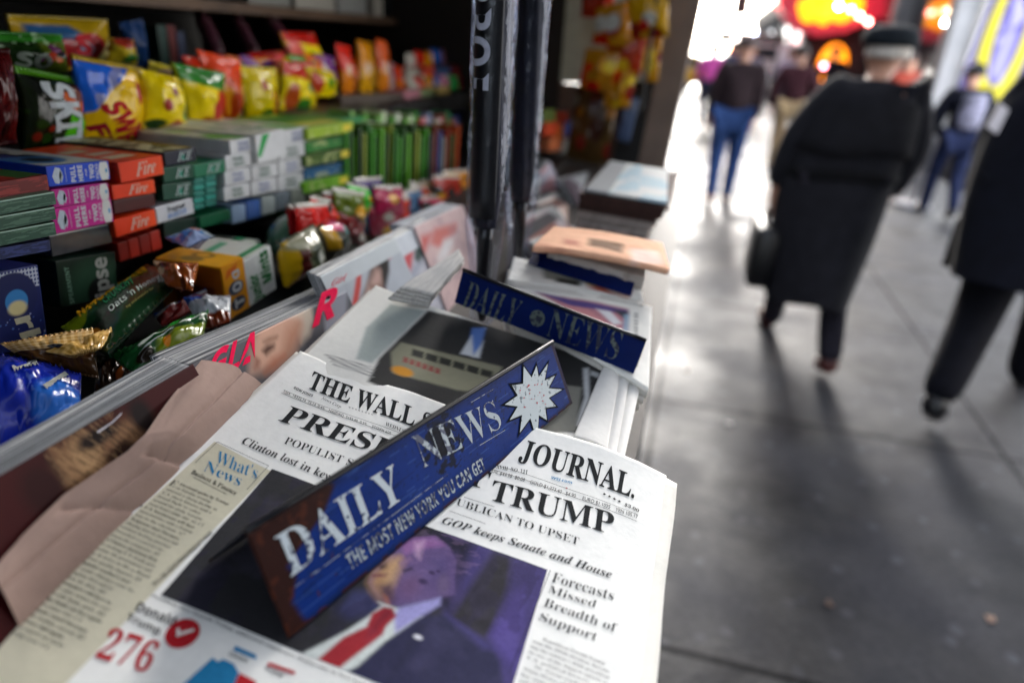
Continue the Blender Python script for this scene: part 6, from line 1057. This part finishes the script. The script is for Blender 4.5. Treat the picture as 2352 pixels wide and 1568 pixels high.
# ------------------------------------------------------------------ street front
STONE = M('grey stone', '#86878a', .8, var=.15, vscale=3, bump=.2, bscale=20); GLASS = M('shop glass', '#2a2c33', .08, coat=.3, var=.3, vscale=2)
def facade(label, x0, x1, y0, y1, H, col, shop, bays, side='x', ground=4.2, sill=True, lit=None):
    r = empty('building', ((x0 + x1) / 2, (y0 + y1) / 2, 0), label, 'building'); m = MB(); m.box(x0, x1, y0, y1, ground, H); m.build('upper_wall', M('masonry ' + col, col, .85, var=.15, vscale=1.2, bump=.15, bscale=14), r)
    m = MB(); m.box(x0 + (.35 if side == 'x' else 0), x1, y0, y1 , -.14, ground - .003); m.build('shop_front', M('shop wall ' + shop, shop, .6, var=.3, vscale=1.5), r)
    n = bays; L_ = (y1 - y0) / n
    for i in range(n):
        a, b2 = y0 + i * L_, y0 + (i + 1) * L_; m = MB(); m.box(x0, x0 + .345, a, a + .45, -.14, ground - .006); m.build('pillar', STONE, r, bevel=.015)
        m = MB(); m.box(x0 + .30, x0 + .34, a + .6, b2 - .15, .5, 3.2); f = m.build('shop_window', lit[i] if lit and lit[i] else GLASS, r)
        for z in np.arange(ground + 1, H - 2, 3.3):
            if z > 15: break
            m = MB(); m.box(x0 - .06, x0 + .05, a + L_ * .25, a + L_ * .75, z, z + 1.9); w_ = m.build('window', GLASS, r)
            m = MB(); m.box(x0 - .12, x0 - .065, a + L_ * .22, a + L_ * .78, z - .1, z - .006); m.build('sill', STONE, w_)
    return r
WARM = M('lit shop window warm', '#dfdcd8', .4, emit=1.1, var=.5, vscale=1.4); PINKL = M('lit shop window pink', '#e8a8a8', .4, emit=1.1, var=.6, vscale=1.1); CREAM = M('lit shop window cream', '#e6eaf0', .4, emit=1.5, var=.4, vscale=1.3); DIM = M('lit shop window amber', '#b06a38', .4, emit=.5, var=.8, vscale=1.6)
facade('tall stone building with lit shop windows along the pavement', 3.5, 16, -12, 25.5, 7.2, '#75777c', '#42403f', 9, lit=[None, None, None, WARM, CREAM, CREAM, None, None, DIM])
facade('tall building beyond the cross street behind the marquee', 4.2, 18, 41, 95, 22, '#6c6a70', '#5a5456', 8, lit=[PINKL, WARM, None, CREAM, None, None, None, None])
r = empty('building', (-26, 30, 0), 'dark office building across the avenue behind the newsstand', 'building'); m = MB(); m.box(-40, -19, -40, 110, -.14, 30); m.build('wall', M('masonry #4b4a4d', '#4b4a4d', .85, var=.2, vscale=1), r)
for i in range(14):
    for z in (6, 10, 14): m = MB(); m.box(-19.05, -18.95, -34 + i * 9, -28 + i * 9, z, z + 2.2); m.build('window', GLASS, r)
for k, (px, c0, lab) in enumerate((((1675, 972), '#b8b4b2', 'small pale paper scrap on the pavement beside the counter'), ((2275, 1420), '#8a7468', 'brownish scrap of litter on the near pavement'), ((1580, 850), '#a89a90', 'tan scrap of litter by the foot of the newsstand'), ((1905, 1385), '#5a4c46', 'dark leaf like scrap on the near pavement'))):
    p = onz(*px, .004); g6 = np.random.default_rng(k); m = MB(); n = 9; rr = .016 * g6.uniform(.5, 1.3, n); top = [(p[0] + rr[i] * math.cos(i * .7), p[1] + rr[i] * math.sin(i * .7), .004 + .004 * g6.random()) for i in range(n)]; m.loft([[(x, y, .003) for x, y, z in top], top]); tag(m.build('paper_scrap', ink(c0)), lab, 'litter')
# banner
Yb = 8.9; bq = [ony(*p, Yb) for p in ((2282, -15), (2415, -15), (2330, 275), (2178, 262))]; Qb = quad(*bq)
bn = empty('banner', tuple((bq[2] + bq[3]) / 2 * [1, 1, 0]), 'purple banner with a yellow loop fixed above the walkers', 'banner')
def ban(c):
    fill(c, '#4a3f7c'); c.ell(.50, .70, .40, .66, '#c8bc1c', .06); c.ell(.52, .78, .23, .52, '#4d4292', .08); c.poly([(.40, .35), (.62, .3), (.64, .7), (.44, .75)], '#9a96c8', .1); c.mix((vnoise(c.U * 5, c.V * 6, 3) > .25) * (np.hypot((c.U - .52) / .2, (c.V - .7) / .45) < 1) * .7, '#b8b4dc'); c.rect(.9, 1, 0, 1, '#5a4a86')
sheet('cloth', Qb, (0, 1), (0, 1), 60, 60, ban, FLAT, bn, back=.02)
m = MB(); e_ = unit(bq[0] - bq[3]); b0 = bq[3] - e_ * (bq[3][2] / e_[2]); m.tube([b0 - [.03, 0, 0], bq[0] - [.03, 0, 0] + e_ * .4], .02, 10); m.build('pole', M('grey pole', '#7a7a80', .4, metal=.6), bn, smooth=True)
m = MB(); m.tube([b0 + [-.03, 0, 0], b0 + [-.03, 0, .05]], [.22, .2], 20); m.build('base', M('grey pole'), bn)
# marquee of the theatre
Ym = 20.0
mr_ = empty('marquee', (2.6, Ym, 2.4), 'curved red theatre marquee with glowing amber letters above the pavement', 'marquee')
out = [ony(*p, Ym) for p in ((1790, -70), (1792, 15), (1825, 58), (1880, 84), (1940, 76), (2000, 50), (2040, 30), (2075, 20), (2090, -70))]
m = MB(); nO = len(out); m.add([tuple(p) for p in out] + [tuple(p + [0, 1.6, 0]) for p in out], [tuple(range(nO))[::-1], tuple(range(nO, 2 * nO))] + [(i, (i + 1) % nO, nO + (i + 1) % nO, nO + i) for i in range(nO)])
m.build('canopy', M('lit red enamel', '#b01c34', .4, emit=.12, var=.2, vscale=2), mr_)
for k, (x, y, rx, rz) in enumerate(((1862, 22, 26, 26), (1898, 18, 20, 34), (1935, 24, 26, 24), (1962, 8, 18, 26))):
    p = ony(x, y, Ym - .05); k_ = Ym * .93 / FPX; m = MB()
    m.loft([[(p[0] + rx * k_ * f * math.cos(a) * (1 + .15 * math.sin(3 * a + k)), p[1] + dy, p[2] + rz * k_ * f * math.sin(a)) for a in np.arange(20) * 2 * math.pi / 20] for f, dy in ((1, .04), (1, -.03), (.8, -.05))]); m.build('glowing_letter', M('amber neon', '#ff9a00', .4, emit=.55), mr_)
m = MB(); c_ = ony(1925, 150, Ym + 1.2); m.box(c_[0] - 1.0, c_[0] + 1.1, Ym + 1.0, Ym + 1.25, -.14, 2.55); m.build('entrance', M('dark red entrance', '#2a0c10', .6, var=.4, vscale=2), mr_)
p = ony(1912, 148, Ym + .9); m = MB(); m.ball(p, (.36, .06, .5), 20, 12); m.build('round_lamp', M('orange lit glass', '#ff8a10', .4, emit=.6, var=.3), mr_, smooth=True)  # round orange lamp before the entrance
# lamps: every out-of-focus disc is a bulb
blb = [((1670, 110), 16, '#ff6a3a', 7, 'orange bulb low beside the white sky'), ((1716, 54), 21, '#d8d8f0', 5, 'pale lilac bulb under the traffic light'), ((1731, 74), 21, '#c8d0ee', 3.5, 'bluish bulb just below the lilac one'), ((1927, 15), 19, '#f2e6c0', 6, 'cream bulb at the head of the coral chain'), ((1955, 22), 19.2, '#ff8a7a', 5, 'first coral bulb of the chain on the marquee'), ((1975, 37), 19.3, '#ff8a70', 6, 'middle coral bulb of the chain on the marquee'), ((1994, 50), 19.4, '#ff7a70', 5, 'last coral bulb of the chain, next to the cap of the old man'), ((1850, 129), 17, '#ff9aa0', 4.5, 'pink bulb above the maroon coat'), ((1892, 152), 16, '#e06a78', 3.5, 'rose bulb over the shoulder of the old man'),
       ((2172, 53), 14, '#f0f8f8', 6, 'white bulb on the shop front by the pillar'), ((2125, 178), 12, '#f0e8d8', 5, 'cream bulb behind the far shoulder of the old man'), ((2127, 318), 11, '#e8a040', 3.0, 'amber bulb low by the elbow of the old man'), ((2130, 283), 11.5, '#d8dadc', 2.5, 'white bulb above the amber one'), ((1690, 88), 21, '#d0c0b8', 2.5, 'dim beige bulb over the brown jacketed walker'), ((1640, 95), 20, '#fff0d8', 6, 'warm white bulb beside the corner post')]
for (px, Y, c0, st, lab) in blb:
    p = ony(*px, Y); m = MB(); m.ball(p, .045 * Y / 16, 14, 9); o = m.build('light_bulb', M('bulb ' + c0, c0, .4, emit=st * 2.2), smooth=True); tag(o, lab, 'light bulb', 'lit bulbs along the street')
# bus shelter at the corner
p0, p1 = ony(1652, 72, 26), ony(1805, 80, 26); sh = empty('bus_shelter', (p0[0], 26.4, 0), 'dark teal bus shelter roof at the corner beneath the white sky', 'bus shelter')
m = MB(); m.box(p0[0], p1[0], 25.6, 27.2, p0[2] - .32, p0[2]); m.build('roof', M('teal roof', '#2c4a4c', .5, var=.2), sh, bevel=.03)
for x in (p0[0] + .1, p1[0] - .1): m = MB(); m.tube([(x, 27, -.14), (x, 27, p0[2] - .325)], .05, 10); m.build('post', M('teal roof'), sh, smooth=True)
m = MB(); m.box(p0[0] + .4, p1[0] - .9, 27.1, 27.14, .5, p0[2] - .5); m.build('advert_panel', M('pale advert panel', '#b9a8b4', .4, var=.6, vscale=2), sh)
# traffic light
Yt = 24.5; p = ony(1728, 20, Yt); tl_ = empty('traffic_light', (p[0] - .35, Yt, 0), 'black traffic light showing red at the crossing', 'traffic light')
m = MB(); m.box(p[0] - .55, p[0] - .1, Yt, Yt + .25, p[2] - .2, p[2] + .9); m.build('housing', BLK, tl_, bevel=.03); m = MB(); m.tube([(p[0] - .35, Yt + .3, 0), (p[0] - .35, Yt + .3, p[2] + 1.1)], .06, 10); m.build('post', BLK, tl_, smooth=True)
m = MB(); m.ball((p[0] + .12, Yt - .04, p[2]), .11, 14, 9); m.build('red_lamp', M('red signal', '#ff2a1a', .3, emit=40), tl_, smooth=True)
# vehicles in the cross street
def vehicle(label, x, y, L_, H, Wd, col, van=False):
    r = empty('van' if van else 'car', (x, y, -.14), label, 'van' if van else 'car', 'traffic in the cross street'); z0 = -.14; pm = M('car paint ' + col, col, .25, coat=.6, var=.04)
    prof = [(-.5, .32), (-.5, .62), (-.47, .72), (-.36, .98), (.42, 1.0), (.48, .9), (.5, .6), (.5, .32)] if van else [(-.5, .36), (-.5, .58), (-.30, .66), (-.16, .98), (.20, 1.0), (.36, .68), (.5, .62), (.5, .36)]
    V = [(x + a * L_, y + s_ * Wd / 2 * (.9 if b2 > .8 else 1), z0 + b2 * H) for s_ in (-1, 1) for a, b2 in prof]; n = len(prof); m = MB()
    m.add(V, [tuple(range(n)), tuple(range(2 * n - 1, n - 1, -1))] + [(i, n + i, n + (i + 1) % n, (i + 1) % n) for i in range(n)]); m.build('body', pm, r, bevel=.04)
    m = MB()
    for a, b2 in (((-.33, -.16), (.02, .40)) if van else ((-.14, .02), (.05, .22))): m.box(x + a * L_, x + b2 * L_, y - Wd / 2 - .012, y - Wd / 2 + .12, z0 + .70 * H, z0 + .90 * H)
    m.build('window', GLASS, r)
    for a in (-.32, .32):
        m = MB(); m.tube([(x + a * L_, y - Wd / 2 - .02, z0 + .32), (x + a * L_, y - Wd / 2 + .2, z0 + .32)], .32, 24); wh = m.build('wheel', M('tyre', '#121212', .8), r); m = MB(); m.tube([(x + a * L_, y - Wd / 2 - .03, z0 + .32), (x + a * L_, y - Wd / 2 - .018, z0 + .32)], .19, 20); m.build('rim', M('rim', '#8a8a8e', .3, metal=1), wh)
    m = MB(); m.ball((x - L_ * .495, y - Wd * .38, z0 + .5 * H), (.05, .1, .08)); m.build('headlight', M('headlight', '#f0ead8', .2, emit=3), r, smooth=True)
c_ = ony(1785, 150, 30); vehicle('white delivery van crossing the street beyond the marquee', c_[0] + .6, 30, 4.9, 2.1, 1.9, '#dcdde0', True)
c_ = ony(1690, 150, 33); vehicle('silver car crossing behind the walkers', c_[0] - .6, 33.5, 4.4, 1.45, 1.8, '#9a9ca2')
c_ = ony(1640, 150, 29); vehicle('yellow taxi half hidden behind the corner post', c_[0] - 1.6, 29.5, 4.6, 1.5, 1.8, '#d8a018')
